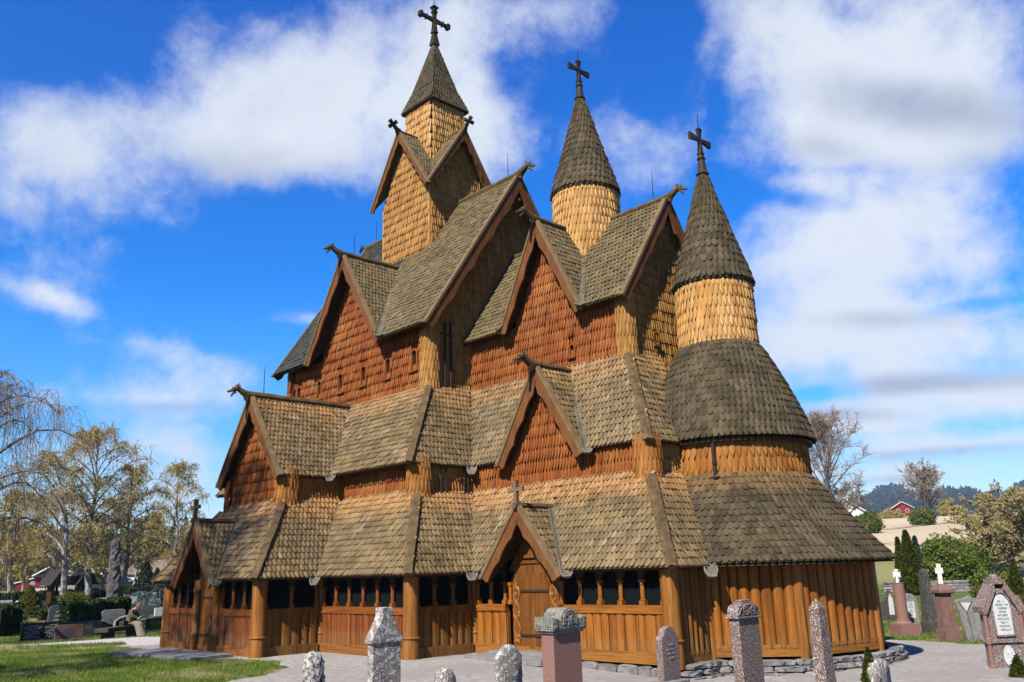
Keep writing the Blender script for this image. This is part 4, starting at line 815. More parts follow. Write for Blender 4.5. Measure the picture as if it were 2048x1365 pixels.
def tgrid():
    rs = np.concatenate([np.arange(.5, 60, .75), np.geomspace(60, 12000, 130)]); th = np.radians(np.concatenate([np.arange(5, 95, .5), np.arange(95, 365, 5)]))
    R, T = np.meshgrid(rs, th, indexing='ij'); x = CAM[0]-R*np.sin(T); y = CAM[1]+R*np.cos(T); z = terrain(x, y)
    n, m = R.shape; V = np.stack([x, y, z], -1).reshape(-1, 3); i = np.arange(n-1)[:, None]*m; j = np.arange(m)[None]; k = (j+1) % m
    F = np.stack([i+j, i+k, i+m+k, i+m+j], -1).reshape(-1, 4)
    mb = MB(); mb.add(V, F[:, ::-1].copy()); c = len(V); mb.add(np.vstack([[CAM[0], CAM[1], 0.0], V[:m]]), [(0, 1+b, 1+(b+1) % m) for b in range(m)])
    o = mb.build('ground', 'ground', smooth=True); me = o.data
    co = np.empty(len(me.vertices)*3); me.vertices.foreach_get('co', co); co = co.reshape(-1, 3); d = np.hypot(co[:, 0]-CAM[0], co[:, 1]-CAM[1]); t = theta(co[:, 0], co[:, 1])
    right = 1-sstep(40, 50, t)
    fld = right*(sstep(104, 112, d)*(1-sstep(520, 600, d))); mead = (right*sstep(78, 86, d)*(1-fld)*(1-sstep(500, 700, d)))+(1-right)*sstep(75, 100, d)*(1-sstep(700, 900, d))*.8
    # a green strip between the two fields
    fld = fld*(1-.0*d); far = np.clip(right*sstep(800, 1100, d)+(1-right)*sstep(1000, 1500, d), 0, 1)
    a = me.color_attributes.new('cover', 'FLOAT_COLOR', 'POINT'); a.data.foreach_set('color', np.stack([fld, mead, far, np.ones_like(far)], 1).ravel()); return o
g = tgrid(); tag(g, kind='structure')
def gz(x, y): return float(terrain(x, y))
def inpoly(px, py, poly):
    c = np.zeros(len(px), bool); n = len(poly)
    for i in range(n):
        (x1, y1), (x2, y2) = poly[i], poly[(i+1) % n]
        k = ((y1 > py) != (y2 > py)) & (px < (x2-x1)*(py-y1)/(y2-y1+1e-12)+x1); c ^= k
    return c
def sheet(name, poly, mat, dz=.02, step=.2, wob=.12, label=None):
    """ground sheet that follows the terrain, with an uneven natural edge"""
    P = []; n = len(poly)
    for i in range(n):
        a, b = np.array(poly[i], float), np.array(poly[(i+1) % n], float); m = max(1, int(np.linalg.norm(b-a)/.35))
        for k in range(m):
            q = a+(b-a)*k/m; P.append(q+np.array([math.sin(q[0]*3.1+q[1]*1.7)+.6*math.sin(q[0]*7.3-q[1]*5), math.cos(q[1]*2.7-q[0]*2.1)+.6*math.cos(q[1]*6.1+q[0]*6.7)])*wob*.5)
    P = np.array(P); lo, hi = P.min(0), P.max(0); xs = np.arange(lo[0], hi[0]+step, step); ys = np.arange(lo[1], hi[1]+step, step); X, Y = np.meshgrid(xs, ys, indexing='ij')
    ins = inpoly(X.ravel(), Y.ravel(), P).reshape(X.shape); cell = ins[:-1, :-1] | ins[1:, :-1] | ins[:-1, 1:] | ins[1:, 1:]
    use = np.zeros(X.shape, bool); use[:-1, :-1] |= cell; use[1:, :-1] |= cell; use[:-1, 1:] |= cell; use[1:, 1:] |= cell
    out = use & ~ins; A = P; B = np.roll(P, -1, 0); ox, oy = X[out], Y[out]; q = np.stack([ox, oy], 1)[:, None]; ab = (B-A)[None]; t = np.clip(((q-A[None])*ab).sum(-1)/(ab**2).sum(-1), 0, 1)
    pr = A[None]+ab*t[..., None]; dd = ((pr-q)**2).sum(-1); k = dd.argmin(1); pr = pr[np.arange(len(k)), k]; X = X.copy(); Y = Y.copy(); X[out] = pr[:, 0]; Y[out] = pr[:, 1]
    Z = terrain(X, Y)+dz; Z[out] -= dz*.8; idx = -np.ones(X.shape, int); idx[use] = np.arange(use.sum()); i, j = np.nonzero(cell)
    mb = MB(); mb.add(np.stack([X[use], Y[use], Z[use]], 1), np.stack([idx[i, j], idx[i+1, j], idx[i+1, j+1], idx[i, j+1]], 1)); o = mb.build(name, mat, smooth=True); tag(o, kind='structure'); return o
GRAVEL = [(-6.0, -7.6), (-6.5, -9.4), (-3.4, -9.3), (-1.2, -9.75), (.6, -9.9), (1.9, -9.9), (3.2, -9.2), (4.6, -8.9), (5.8, -9.6), (7.0, -10.2), (8.0, -12.5), (9, -15), (12, -17.5), (19, -17.5), (24, -12), (23.2, -6), (21.2, -3.5), (20.1, -.5), (19.4, 3), (18.0, 5.8), (15.5, 6.8), (12, 6.5), (12, -3), (6, -5), (2, -6), (-2, -7)]
sheet('gravel_area', GRAVEL, 'gravel', .022, .2, .34)
sheet('path', [(-4.5, -7.6), (-5.5, -9.0), (-7.6, -8.4), (-9.9, -11.2), (-12.6, -16.5), (-14.0, -20), (-16.2, -19.5), (-14.6, -15.6), (-11.9, -10.4), (-9.9, -6.5), (-7.5, -6.2)], 'path', .03, .25, .10)
# ------------------------------------------------------------------ foundation stones and steps
def rubble(name, line, zt, rows, parent, mat='stone', seed=3, depth=.3, size=.5):
    """stone course below a wall line (list of xy) from the ground up to zt"""
    R_ = np.random.default_rng(seed); mb = MB()
    for (a, b) in zip(line[:-1], line[1:]):
        a = np.array([*a, 0.]); b = np.array([*b, 0.]); L = np.linalg.norm(b-a); d = (b-a)/L; out = np.array([d[1], -d[0], 0])
        for r in range(rows):
            x = -R_.random()*.2
            while x < L:
                w = size*(.45+R_.random()*.9); c = a+d*(x+w/2); zg = float(terrain(c[0], c[1]))-.05; hh = (zt-zg)/rows
                z0 = zg+hh*r; z1 = z0+hh*(.92+.1*R_.random()); dd = depth*(.5+.25*R_.random())+.06*(rows-r)
                n = 9; th = np.linspace(0, 2*np.pi, n, endpoint=False)+R_.random(); V = []
                for k, (fy, sc) in enumerate(((-.1, .75), (.55, 1.0), (.9, .96), (1.0, .80))):
                    for t in th:
                        cx = math.copysign(abs(math.cos(t))**.5, math.cos(t)); cz = math.copysign(abs(math.sin(t))**.5, math.sin(t))
                        V.append(c+d*(cx*w*.5*sc*(1+R_.normal(0, .03)))+np.array([0, 0, (z0+z1)/2+cz*(z1-z0)*.5*sc*(1+R_.normal(0, .04))])+out*(dd*fy*(1+R_.normal(0, .05))-.05))
                F = [(k*n+i, k*n+(i+1) % n, (k+1)*n+(i+1) % n, (k+1)*n+i) for k in range(3) for i in range(n)]+[tuple(3*n+i for i in range(n))]
                mb.add(V, F); x += w+.01
    return mb.build(name, mat, parent)
f1 = [(GX3+.12, GC+.1), (GX3+.1, -3.3)]+[(AX+3.5*math.cos(rad(a)), 3.5*math.sin(rad(a))) for a in np.arange(-70, 75, 8)]
rubble('foundation', [(GX2-.1, GC+.02), (8.3, GC-.0)], .03, 1, church, seed=2, depth=.22); rubble('foundation', [(10.9, GC-.02), (GX3+.1, GC-.02)], .0, 1, church, depth=.26, size=.6)
rubble('foundation', f1, .05, 3, church, seed=5, depth=.36)
rubble('foundation', [(GX2+.05, GB+.1), (GX2+.05, GC-.1)], .02, 1, church, seed=8, depth=.3); rubble('foundation', [(GX1+.1, GA+.1), (GX1+.1, GB)], .02, 1, church, seed=9, depth=.2); rubble('foundation', [(GX1, GB-.0), (GX2, GB-.0)], .01, 1, church, seed=10, depth=.12)
mb = MB(); mb.prism([P3(8.25, GC-1.15, .07), P3(10.9, GC-1.05, .07), P3(10.95, GC-.05, .09), P3(8.2, GC-.05, .09)], (0, 0, -.13)); mb.box((8.5, GC-.55, .085), (10.7, GC-.03, .16)); mb.build('door_step', 'slab', church)
mb = MB(); mb.prism([P3(-2.5, GA-2.0, .10), P3(2.2, GA-1.5, .10), P3(2.2, GA-.28, .10), P3(-2.2, GA-.28, .10)], (0, 0, -.15)); mb.build('door_step', 'slab', church)
# ------------------------------------------------------------------ gravestones
def lettering(parent, x, y0, y1, z0, z1, n, mat='letterw', seed=0, th=.008, hgt=None, fill=.8):
    """rows of cut letters on the east face at x (local coordinates)"""
    R_ = np.random.default_rng(seed); mb = MB(); dz = (z1-z0)/n; hh = hgt or dz*.5
    for i in range(n):
        z = z1-dz*(i+.75); L = (y1-y0)*(fill if i % 3 else fill*.6)*(.8+.2*R_.random()); y = (y0+y1)/2-L/2
        while y < (y0+y1)/2+L/2:
            w = hh*(.35+.35*R_.random())
            if R_.random() > .14:
                k = R_.integers(3)
                if k == 0: mb.box((x-.002, y, z), (x+th, y+w*.3, z+hh)); mb.box((x-.002, y, z+hh*.75), (x+th, y+w, z+hh))
                elif k == 1: mb.box((x-.002, y, z), (x+th, y+w*.28, z+hh)); mb.box((x-.002, y+w*.7, z), (x+th, y+w, z+hh)); mb.box((x-.002, y+w*.28, z+hh*.4), (x+th*.9, y+w*.7, z+hh*.6))
                else: mb.box((x-.002, y, z), (x+th, y+w, z+hh*.25)); mb.box((x-.002, y+w*.35, z+hh*.25), (x+th*.9, y+w*.65, z+hh))
            y += w+hh*.18
    return mb.build('inscription', mat, parent)
def profile_slab(mb, prof, a, rough=0.0, seed=0, n=1):
    """outline (y, z) seen from the east, extruded a to the west from x=0"""
    R_ = np.random.default_rng(seed); P = [(y+R_.normal(0, rough), z+R_.normal(0, rough)) for y, z in prof]
    mb.prism([P3(0, y, z) for y, z in P], (-a, 0, 0)); return mb
def arc(cy, cz, r, a0, a1, n, rz=None): return [(cy+r*math.cos(t), cz+(rz or r)*math.sin(t)) for t in np.linspace(rad(a0), rad(a1), n)]
FG = 'weathered gravestones standing in front of the church'
def bevel(o, w=.012, seg=2, sub=False):
    m = o.modifiers.new('bevel', 'BEVEL'); m.width = w; m.segments = seg; m.limit_method = 'ANGLE'; return o
def blob(parent, name, mat, prof, a, rough=.012, seed=1, dens=.035):
    """irregular standing stone: outline rings through the thickness, displaced"""
    R_ = np.random.default_rng(seed); pts = []
    n = len(prof)
    for i in range(n):
        p, q = np.array(prof[i]), np.array(prof[(i+1) % n]); m = max(1, int(np.linalg.norm(q-p)/dens))
        for k in range(m): pts.append(p+(q-p)*k/m)
    pts = np.array(pts); c = pts.mean(0); m = len(pts); V = []; nl = max(3, int(a/.04)); prm = []
    for k in range(nl+1):
        t = k/nl; sc = 1-.10*(abs(2*t-1)**4)
        for p in pts: q = c+(p-c)*sc; V.append((-a*t+R_.normal(0, rough*.6), q[0]+R_.normal(0, rough), q[1]+R_.normal(0, rough)))
    F = [(k*m+i, k*m+(i+1) % m, (k+1)*m+(i+1) % m, (k+1)*m+i) for k in range(nl) for i in range(m)]
    V.append((.004, *c)); V.append((-a-.004, *c)); L = len(V)
    F += [(L-2, (i+1) % m, i) for i in range(m)]+[(L-1, nl*m+i, nl*m+(i+1) % m) for i in range(m)]
    mb = MB(); mb.add(V, F); return mb.build(name, mat, parent, smooth=True)
def stone(x, y, label, group=FG, name='gravestone', zg=None):
    z = gz(x, y) if zg is None else zg; e = empty(name, (x, y, z), label, 'gravestone', group); e['_z'] = z; return e, z
e, z = stone(13.98, -13.63, 'squat rough marker crusted with white lichen in front of the nave'); T = 1.02-z
blob(e, 'slab', 'lichen_w', [(-.02, 0), (.28, 0), (.27, .45), (.29, .62), (.25, .72), (.26, T-.12), (.20, T-.02), (.09, T), (.01, T-.08), (-.02, .75), (.0, .6)], .20, .012, 3)
e, z = stone(15.30, -13.42, 'gable-topped grey gravestone spotted with round lichens before the nave post'); T = 1.65-z
mb = MB(); profile_slab(mb, [(0, 0), (.49, 0), (.49, 1.17-z), (0, 1.17-z)], .13); sl_ = bevel(mb.build('slab', 'lichen', e))
mb = MB(); P_ = [(-.03, 1.16-z), (.52, 1.16-z), (.52, 1.20-z), (.335, 1.52-z), (.335, T-.02), (.31, T), (.17, T), (.15, T-.02), (.15, 1.52-z), (-.03, 1.20-z)]
mb.prism([P3(.02, y, zz) for y, zz in P_], (-.19, 0, 0)); bevel(mb.build('cap', 'lichen', e))
e, z = stone(16.26, -12.98, 'low round-topped stone with yellow lichen, only its head in view'); T = .84-z
blob(e, 'slab', 'lichen', [(0, 0), (.29, 0), (.29, T-.14)]+arc(.145, T-.14, .145, 0, 180, 9), .16, .004, 5)
e, z = stone(16.76, -12.39, 'pale chamfered gravestone blotched with lichen before the carved portal'); T = 1.12-z
blob(e, 'slab', 'lichen', [(0, 0), (.49, 0), (.49, T-.16), (.44, T-.10), (.33, T-.01), (.25, T), (.16, T-.01), (.05, T-.10), (0, T-.16)], .08, .004, 7)
e, z = stone(17.65, -12.19, 'tall red granite pillar with carved half-round cap, centre foreground'); 
mb = MB(); mb.box((-.22, 0, 0), (0, .534, 1.30-z)); bevel(mb.build('pillar', 'granite', e), .006)
mb = MB(); mb.box((-.25, -.03, 1.285-z), (.03, .565, 1.315-z)); mb.box((-.275, -.055, 1.315-z), (.05, .59, 1.345-z)); bevel(mb.build('cornice', 'capstone', e), .01)
mb = MB(); b0, b1 = 1.345-z, 1.50-z
mb.prism([P3(.055, y, zz) for y, zz in [(-.06, b0), (.60, b0), (.60, b1), (.50, b1-.03)]+arc(.27, b1-.06, .165, 0, 180, 14)[0:]+[(.04, b1-.03), (-.06, b1)]], (-.335, 0, 0)); c_ = mb.build('cap', 'capstone', e)
mb = MB(); 
for rr in (.13, .10): mb.tube([P3(.06, y, zz) for y, zz in arc(.27, b1-.06, rr, -20, 200, 16)], .012, 5)
for t in range(0, 360, 60): mb.tube([P3(.062, .27, b1-.05), P3(.062, .27+.075*math.cos(rad(t)), b1-.05+.075*math.sin(rad(t)))], [.02, .008], 5)
for i in range(7):
    xx = -.26+.045*i; mb.tube([P3(xx, -.064, b0+.03), P3(xx+.02, -.07, b0+.07), P3(xx, -.064, b1-.03)], [.012, .014, .006], 5); mb.tube([P3(.058, -.02+.02*math.sin(i), b0+.03+i*.016), P3(.06, .02, b0+.03+i*.016)], .008, 4); mb.tube([P3(.058, .54, b0+.02+i*.018), P3(.06, .57+.015*math.cos(i*2), b0+.03+i*.016)], .008, 4)
mb.build('relief', 'capstone', c_)
f_ = 1.088; xF, yF = 26+(15.98-26)*f_, -20.81+(-7.70+20.81)*f_
e, z = stone(xF, yF, 'small dark red round-headed gravestone on a plinth by the chancel corner'); T = 2.1-(2.1-1.055)*f_-z; s_ = 2.1-(2.1-.857)*f_-z
mb = MB(); profile_slab(mb, [(0, .05), (.56, .05), (.56, s_-.02), (.535, s_+.03), (.50, s_+.04)]+arc(.28, T-.20, .20, 15, 165, 9)+[(.06, s_+.04), (.025, s_+.03), (0, s_-.02)], .15); bevel(mb.build('slab', 'granite_l', e), .02)
mb = MB(); mb.box((-.25, -.12, -.05), (.12, .68, .08)); bevel(mb.build('plinth', 'greystone', e), .02); lettering(e, .001, .1, .46, .45, T-.3, 4, 'letterd', 3)
e, z = stone(18.99, -9.86, 'red granite pillar with low scrolled cap before the apse'); 
mb = MB(); mb.box((-.155, 0, 0), (0, .527, 1.38-z)); bevel(mb.build('pillar', 'granite_l', e), .008)
mb = MB(); mb.box((-.19, -.04, 1.365-z), (.03, .567, 1.39-z)); P_ = [(-.02, 1.39-z), (.55, 1.39-z), (.545, 1.46-z), (.50, 1.53-z), (.42, 1.56-z), (.11, 1.56-z), (.03, 1.53-z), (-.015, 1.46-z)]
mb.prism([P3(.012, y, zz) for y, zz in P_], (-.185, 0, 0)); mb.box((-.15, .13, 1.555-z), (0, .40, 1.585-z)); mb.box((-.13, .15, 1.585-z), (-.02, .38, 1.615-z)); c_ = bevel(mb.build('cap', 'granite_l', e), .01)
mb = MB()
for cy, sg in ((.19, 1), (.35, -1)):
    t = np.linspace(0, 3.4*math.pi, 30); rr = .075*(1-t/t[-1]*.8); mb.tube(np.stack([0*t+.018, cy+sg*rr*np.cos(t+2.2), 1.475-z+rr*np.sin(t+2.2)], 1), .013, 5)
mb.tube([P3(.015, y, zz) for y, zz in arc(.27, 1.40-z, .26, 8, 172, 16, .15)], .010, 5); mb.build('relief', 'granite_l', c_)
e, z = stone(20.15, -9.77, 'pointed red granite obelisk speckled with white lichen before the apse')
mb = MB(); a0, b0, a1, b1 = .20, .32, .14, .20; zz = 1.52-z; cxx, cyy = -.08, .12
V = [(0, 0, 0), (0, b0, 0), (-a0, b0, 0), (-a0, 0, 0), (-.01, .02, zz), (-.01, .02+b1, zz), (-.01-a1, .02+b1, zz), (-.01-a1, .02, zz), (-.08, .12, 1.645-z)]
mb.add(V, [(0, 1, 5, 4), (1, 2, 6, 5), (2, 3, 7, 6), (3, 0, 4, 7), (4, 5, 8), (5, 6, 8), (6, 7, 8), (7, 4, 8)]); bevel(mb.build('obelisk', 'granite_l', e), .01)
e, z = stone(18.76, -5.43, 'low pale lichened stone half hidden beside the little evergreen'); T = .43-z
blob(e, 'slab', 'lichen', [(0, -.05), (.62, -.05), (.62, T-.16), (.55, T-.05), (.42, T-.01), (.2, T), (.06, T-.06), (0, T-.18)], .16, .006, 9)
# right hand group
RG_ = 'old monuments on the grass beyond the apse'
def sc(x, y, f): return 26+(x-26)*f, -20.81+(y+20.81)*f
zf = lambda z_, f: 2.1-(2.1-z_)*f
def stn(x, y, f, label, sx=.76, sy=.76, rz=-35): X, Y = sc(x, y, f); e, z = stone(X, Y, label, RG_); e.rotation_euler[2] = rad(rz); e.scale = (sx, sy, 1); return e, (lambda q: zf(q, f)-z)
e, H_ = stn(14.84, 4.87, 1.118, 'pink granite column with a small white cross on a square plinth')
mb = MB(); mb.box((-.86, 0, -.05), (0, .86, H_(.33))); bevel(mb.build('plinth', 'granite', e), .01)
mb = MB(); mb.lathe((-.45, .42, 0), [(.36, H_(.33)), (.35, H_(.36)), (.27, H_(.40)), (.27, H_(.44)), (.24, H_(.45)), (.225, H_(1.43)), (.24, H_(1.445)), (.20, H_(1.46)), (0, H_(1.465))], 28); mb.build('column', 'granite', e, smooth=False)
cr_ = cross((-.45, .42, H_(1.44)), .44, .15, (.8, .6, 0), e, 'patte', 'palestone', .7)
e, H_ = stn(14.11, 6.73, 1.105, 'grey arched stone with a long white marble tablet')
mb = MB(); profile_slab(mb, [(.12, -.1), (.85, -.1), (.80, H_(.95))]+arc(.49, H_(.95), .26, 0, 180, 9, .16)+[(.18, H_(.95))], .2); mb.build('slab', 'greystone', e)
mb = MB(); mb.box((0, .24, H_(.36)), (.02, .66, H_(.86))); tb = mb.build('tablet', 'white', e); lettering(tb, .021, .28, .62, H_(.42), H_(.84), 7, 'letterd', 4)
mb = MB(); mb.tube([P3(.01, y, zz) for y, zz in arc(.46, H_(.95), .1, 0, 360, 14)], .02, 5); mb.build('ring', 'letterd', e)
e, H_ = stn(15.13, 6.08, 1.129, 'dark lichened obelisk with a rounded top on a block base')
mb = MB(); mb.box((-.6, 0, -.05), (0, .6, H_(.32))); bevel(mb.build('plinth', 'darkstone', e), .02)
mb = MB(); mb.lathe((-.3, .3, 0), [(.36, H_(.32)), (.33, H_(.4)), (.22, H_(1.55)), (.20, H_(1.7)), (.13, H_(1.8)), (0, H_(1.84))], 4, rad(45), rad(405)); bevel(mb.build('obelisk', 'darkstone', e), .02)
e, H_ = stn(16.60, 3.43, 1.156, 'red-brown pillar with moulded cap carrying a white cross', 1.0, .58)
mb = MB(); mb.box((-.42, -.06, -.05), (.06, .86, H_(.30))); mb.box((-.38, -.02, H_(.30)), (.03, .80, H_(.33))); bevel(mb.build('plinth', 'brownstone', e), .01)
mb = MB(); mb.add([(0, 0, H_(.33)), (0, .76, H_(.33)), (-.34, .76, H_(.33)), (-.34, 0, H_(.33)), (-.02, .05, H_(1.2)), (-.02, .66, H_(1.2)), (-.31, .66, H_(1.2)), (-.31, .05, H_(1.2))], [(0, 1, 5, 4), (1, 2, 6, 5), (2, 3, 7, 6), (3, 0, 4, 7), (4, 5, 6, 7)]); bevel(mb.build('pillar', 'brownstone', e), .01)
mb = MB(); mb.box((-.37, -.03, H_(1.2)), (.04, .74, H_(1.23))); mb.box((-.42, -.09, H_(1.23)), (.09, .80, H_(1.31)))
mb.add([(.09, -.09, H_(1.31)), (.09, .8, H_(1.31)), (-.42, .8, H_(1.31)), (-.42, -.09, H_(1.31)), (-.05, .15, H_(1.46)), (-.05, .55, H_(1.46)), (-.27, .55, H_(1.46)), (-.27, .15, H_(1.46))], [(0, 1, 5, 4), (1, 2, 6, 5), (2, 3, 7, 6), (3, 0, 4, 7), (4, 5, 6, 7)]); bevel(mb.build('cap', 'brownstone', e), .01)
cross((-.16, .35, H_(1.45)), .60, .15, (.8, .6, 0), e, 'portal', 'palestone', 1.5)
e, H_ = stn(17.28, 2.62, 1.2, 'grey coffin-shaped slab with a dark crease below a triangular panel', .8, .8)
mb = MB(); profile_slab(mb, [(.30, -.1), (.95, -.1), (1.10, H_(1.0)), (1.06, H_(1.1)), (.75, H_(1.13)), (.58, H_(1.19)), (.40, H_(1.13)), (.02, H_(1.1)), (0, H_(1.03))], .14); bevel(mb.build('slab', 'greystone', e), .015)
mb = MB(); mb.prism([P3(.012, .12, H_(1.02)), P3(.012, .62, H_(1.02)), P3(.012, .36, H_(.80))][::-1], (-.02, 0, 0)); mb.build('panel', 'white', e)
mb = MB(); mb.tube([P3(.01, .1, H_(1.05)), P3(.01, .36, H_(.79)), P3(.01, .62, H_(1.05))], .018, 5); mb.tube([P3(.01, .37, H_(.79)), P3(.01, .48, 0.0)], .012, 5); mb.build('moulding', 'darkstone', e)
e, H_ = stn(18.62, 2.03, 1.3, 'stepped brown stone thick with lichen beside the tall red monument')
mb = MB(); profile_slab(mb, [(.0, -.1), (1.3, -.1), (1.2, H_(.5)), (.9, H_(.62)), (.75, H_(1.05)), (.62, H_(1.2)), (.30, H_(1.2)), (.2, H_(1.1)), (.12, H_(.62)), (0, H_(.5))], .3, .01, 4); bevel(mb.build('slab', 'granite_l', e), .02)
mb = MB(); profile_slab(mb, [(.38, H_(.66)), (.68, H_(.66)), (.64, H_(.95)), (.42, H_(.95))], .02); o = mb.build('tablet', 'brownstone', e); o.location = (.015, 0, 0)
e, H_ = stn(12.53, 9.31, 1.15, 'narrow dark stone with a white pointed tablet at the apse corner', 1, .6)
mb = MB(); profile_slab(mb, [(-.5, -.1), (.62, -.1), (.50, H_(.9)), (.35, H_(1.12)), (.2, H_(.9)), (-.3, H_(.7))], .2, .015, 3); mb.build('slab', 'darkstone', e)
mb = MB(); mb.prism([P3(.012, .12, .25), P3(.012, .48, .25), P3(.012, .46, .85), P3(.012, .3, 1.05), P3(.012, .16, .85)], (-.02, 0, 0)); mb.build('tablet', 'white', e)
# extra far stones at the right edge
for i, (xx, yy, hh, mt_, lb) in enumerate(((17.2, 8.6, .9, 'blackstone', 'black polished stone at the right edge behind the lichened one'), (12.6, 12.5, .75, 'greystone', 'small grey stone between the dark obelisk and the hedge'), (16.1, 12.0, .6, 'greystone', 'low grey stone on the grass near the boundary wall'))):
    e, z = stone(xx, yy, lb, RG_); mb = MB(); profile_slab(mb, [(0, -.1), (.8, -.1), (.8, hh-.12)]+arc(.4, hh-.12, .4, 0, 180, 9, .14), .16); mb.build('slab', mt_, e); lettering(e, .0, .1, .7, .25, hh-.15, 3, 'letterg' if i == 0 else 'letterd', i)
# the great red monument with the arched white tablet
X, Y = sc(19.77, -2.86, 1.105); e, z = stone(X, Y, 'tall lichened red monument with arched white tablet and oval medallion', RG_); e.rotation_euler[2] = rad(-40); e.scale = (.74, .74, 1); H_ = lambda q: zf(q, 1.105)-z
w_ = 1.12; A_ = .34
mb = MB(); mb.box((-A_-.1, -.10, -.1), (.10, w_+.10, H_(.06))); mb.box((-A_-.05, -.05, H_(.06)), (.06, w_+.05, H_(.12))); bevel(mb.build('plinth', 'granite_l', e), .02)
mb = MB(); mb.box((-A_, .10, H_(.12)), (-.02, w_-.10, H_(.56))); mb.box((-A_-.03, .02, H_(.56)), (.04, w_-.02, H_(.63))); bevel(mb.build('pedestal', 'granite_l', e), .01)
mb = MB(); mb.box((-A_, .10, H_(.63)), (-.03, w_-.10, H_(1.12))); mb.prism([P3(-.03, .10, H_(1.12)), P3(-.03, w_-.10, H_(1.12)), P3(-.03, w_*.5+.17, H_(1.52)), P3(-.03, w_*.5-.17, H_(1.52))], (-A_+.03, 0, 0)); bevel(mb.build('body', 'granite_l', e), .01)
mb = MB(); 
for sg in (-1, 1):
    c_ = w_/2; P_ = [(c_+sg*.60, H_(1.10)), (c_+sg*.62, H_(1.20)), (c_+sg*.17, H_(1.64)), (c_+sg*.12, H_(1.50)), (c_+sg*.42, H_(1.14)), (c_+sg*.44, H_(1.10))]
    mb.prism([P3(.07, y, zz) for y, zz in (P_ if sg < 0 else P_[::-1])], (-A_-.14, 0, 0))
mb.box((-A_-.03, c_-.20, H_(1.60)), (.05, c_+.20, H_(1.69))); mb.box((-A_+.03, c_-.13, H_(1.69)), (0, c_+.13, H_(1.73))); mb.lathe((-.15, c_, 0), [(.12, H_(1.73)), (.12, H_(1.76)), (.07, H_(1.785)), (0, H_(1.79))], 14); bevel(mb.build('gable', 'granite_l', e), .012)
for yy in (.05, w_-.05):
    mb = MB(); mb.lathe((-.02, yy, 0), [(.085, H_(.12)), (.085, H_(.16)), (.06, H_(.18)), (.055, H_(.52)), (.085, H_(.55)), (.085, H_(.64)), (.06, H_(.66)), (.055, H_(1.04)), (.09, H_(1.08)), (.09, H_(1.12))], 14); mb.build('column', 'granite', e)
mb = MB(); mb.prism([P3(.0, y, zz) for y, zz in [(.33, H_(.70)), (w_-.33, H_(.70)), (w_-.31, H_(1.15))]+arc(w_/2, H_(1.15), .25, 0, 180, 13, .30)+[(.31, H_(1.15))]], (-.04, 0, 0)); tb = mb.build('tablet', 'white', e); lettering(tb, .001, .36, w_-.36, H_(.76), H_(1.33), 9, 'letterd', 6, fill=.9)
mb = MB(); mb.tube([P3(.0, y, zz) for y, zz in [(.30, H_(.68)), (.28, H_(1.15))]+arc(w_/2, H_(1.15), .28, 170, 10, 12, .34)[0:]+[(w_-.28, H_(1.15)), (w_-.30, H_(.68)), (.30, H_(.68))]], .022, 5); mb.build('moulding', 'granite_l', e)
mb = MB(); V = [(.0, .56+.15*math.cos(t), H_(.33)+.19*math.sin(t)) for t in np.linspace(0, 2*math.pi, 25)[:-1]]; mb.prism(V, (-.04, 0, 0)); md = mb.build('medallion', 'white', e)
mb = MB(); mb.tube([P3(.01, .56+.03*math.sin(k), H_(.33)+.03*(k-3)) for k in range(7)], [.02, .03, .035, .03, .02, .03, .01], 6); mb.tube([P3(.01, .50, H_(.36)), P3(.01, .56, H_(.35)), P3(.01, .63, H_(.40))], .014, 5); mb.tube(V+[V[0]], .012, 5); mb.build('relief', 'whitepaint', md)
# ------------------------------------------------------------------ foliage helpers
def quads(mb, c, size, seed=0, n=None, flat=None):
    R_ = np.random.default_rng(seed); c = np.asarray(c); m = len(c); s_ = np.broadcast_to(size, (m,))*(.6+.8*R_.random(m))
    a = R_.normal(size=(m, 3)); a /= np.linalg.norm(a, axis=1)[:, None]; b = R_.normal(size=(m, 3)); b -= a*(a*b).sum(1)[:, None]; b /= np.linalg.norm(b, axis=1)[:, None]
    a = a*s_[:, None]; b = b*s_[:, None]*.6; V = np.stack([c-a, c-b*.9, c+a, c+b], 1).reshape(-1, 3)
    mb.add(V, np.arange(m*4).reshape(-1, 4))
def ribbons(mb, P, w):
    """P [n,k,3] thin strips"""
    n, k, _ = P.shape; R_ = np.random.default_rng(k+n); s_ = R_.normal(size=(n, 1, 3)); t = P[:, -1:]-P[:, :1]; s_ = np.cross(s_, t); s_ /= np.linalg.norm(s_, axis=2)[..., None]+1e-9
    ww = np.linspace(1, .35, k)[None, :, None]*w; V = np.stack([P-s_*ww, P+s_*ww], 2).reshape(-1, 3); i = np.arange(n)[:, None]*k*2+np.arange(k-1)[None]*2; i = i.ravel(); mb.add(V, np.stack([i, i+1, i+3, i+2], 1))
    # a second strip across the first so that a twig has body from every side
    t2 = np.cross(s_, t); t2 /= np.linalg.norm(t2, axis=2)[..., None]+1e-9; V = np.stack([P-t2*ww, P+t2*ww], 2).reshape(-1, 3); mb.add(V, np.stack([i, i+1, i+3, i+2], 1))
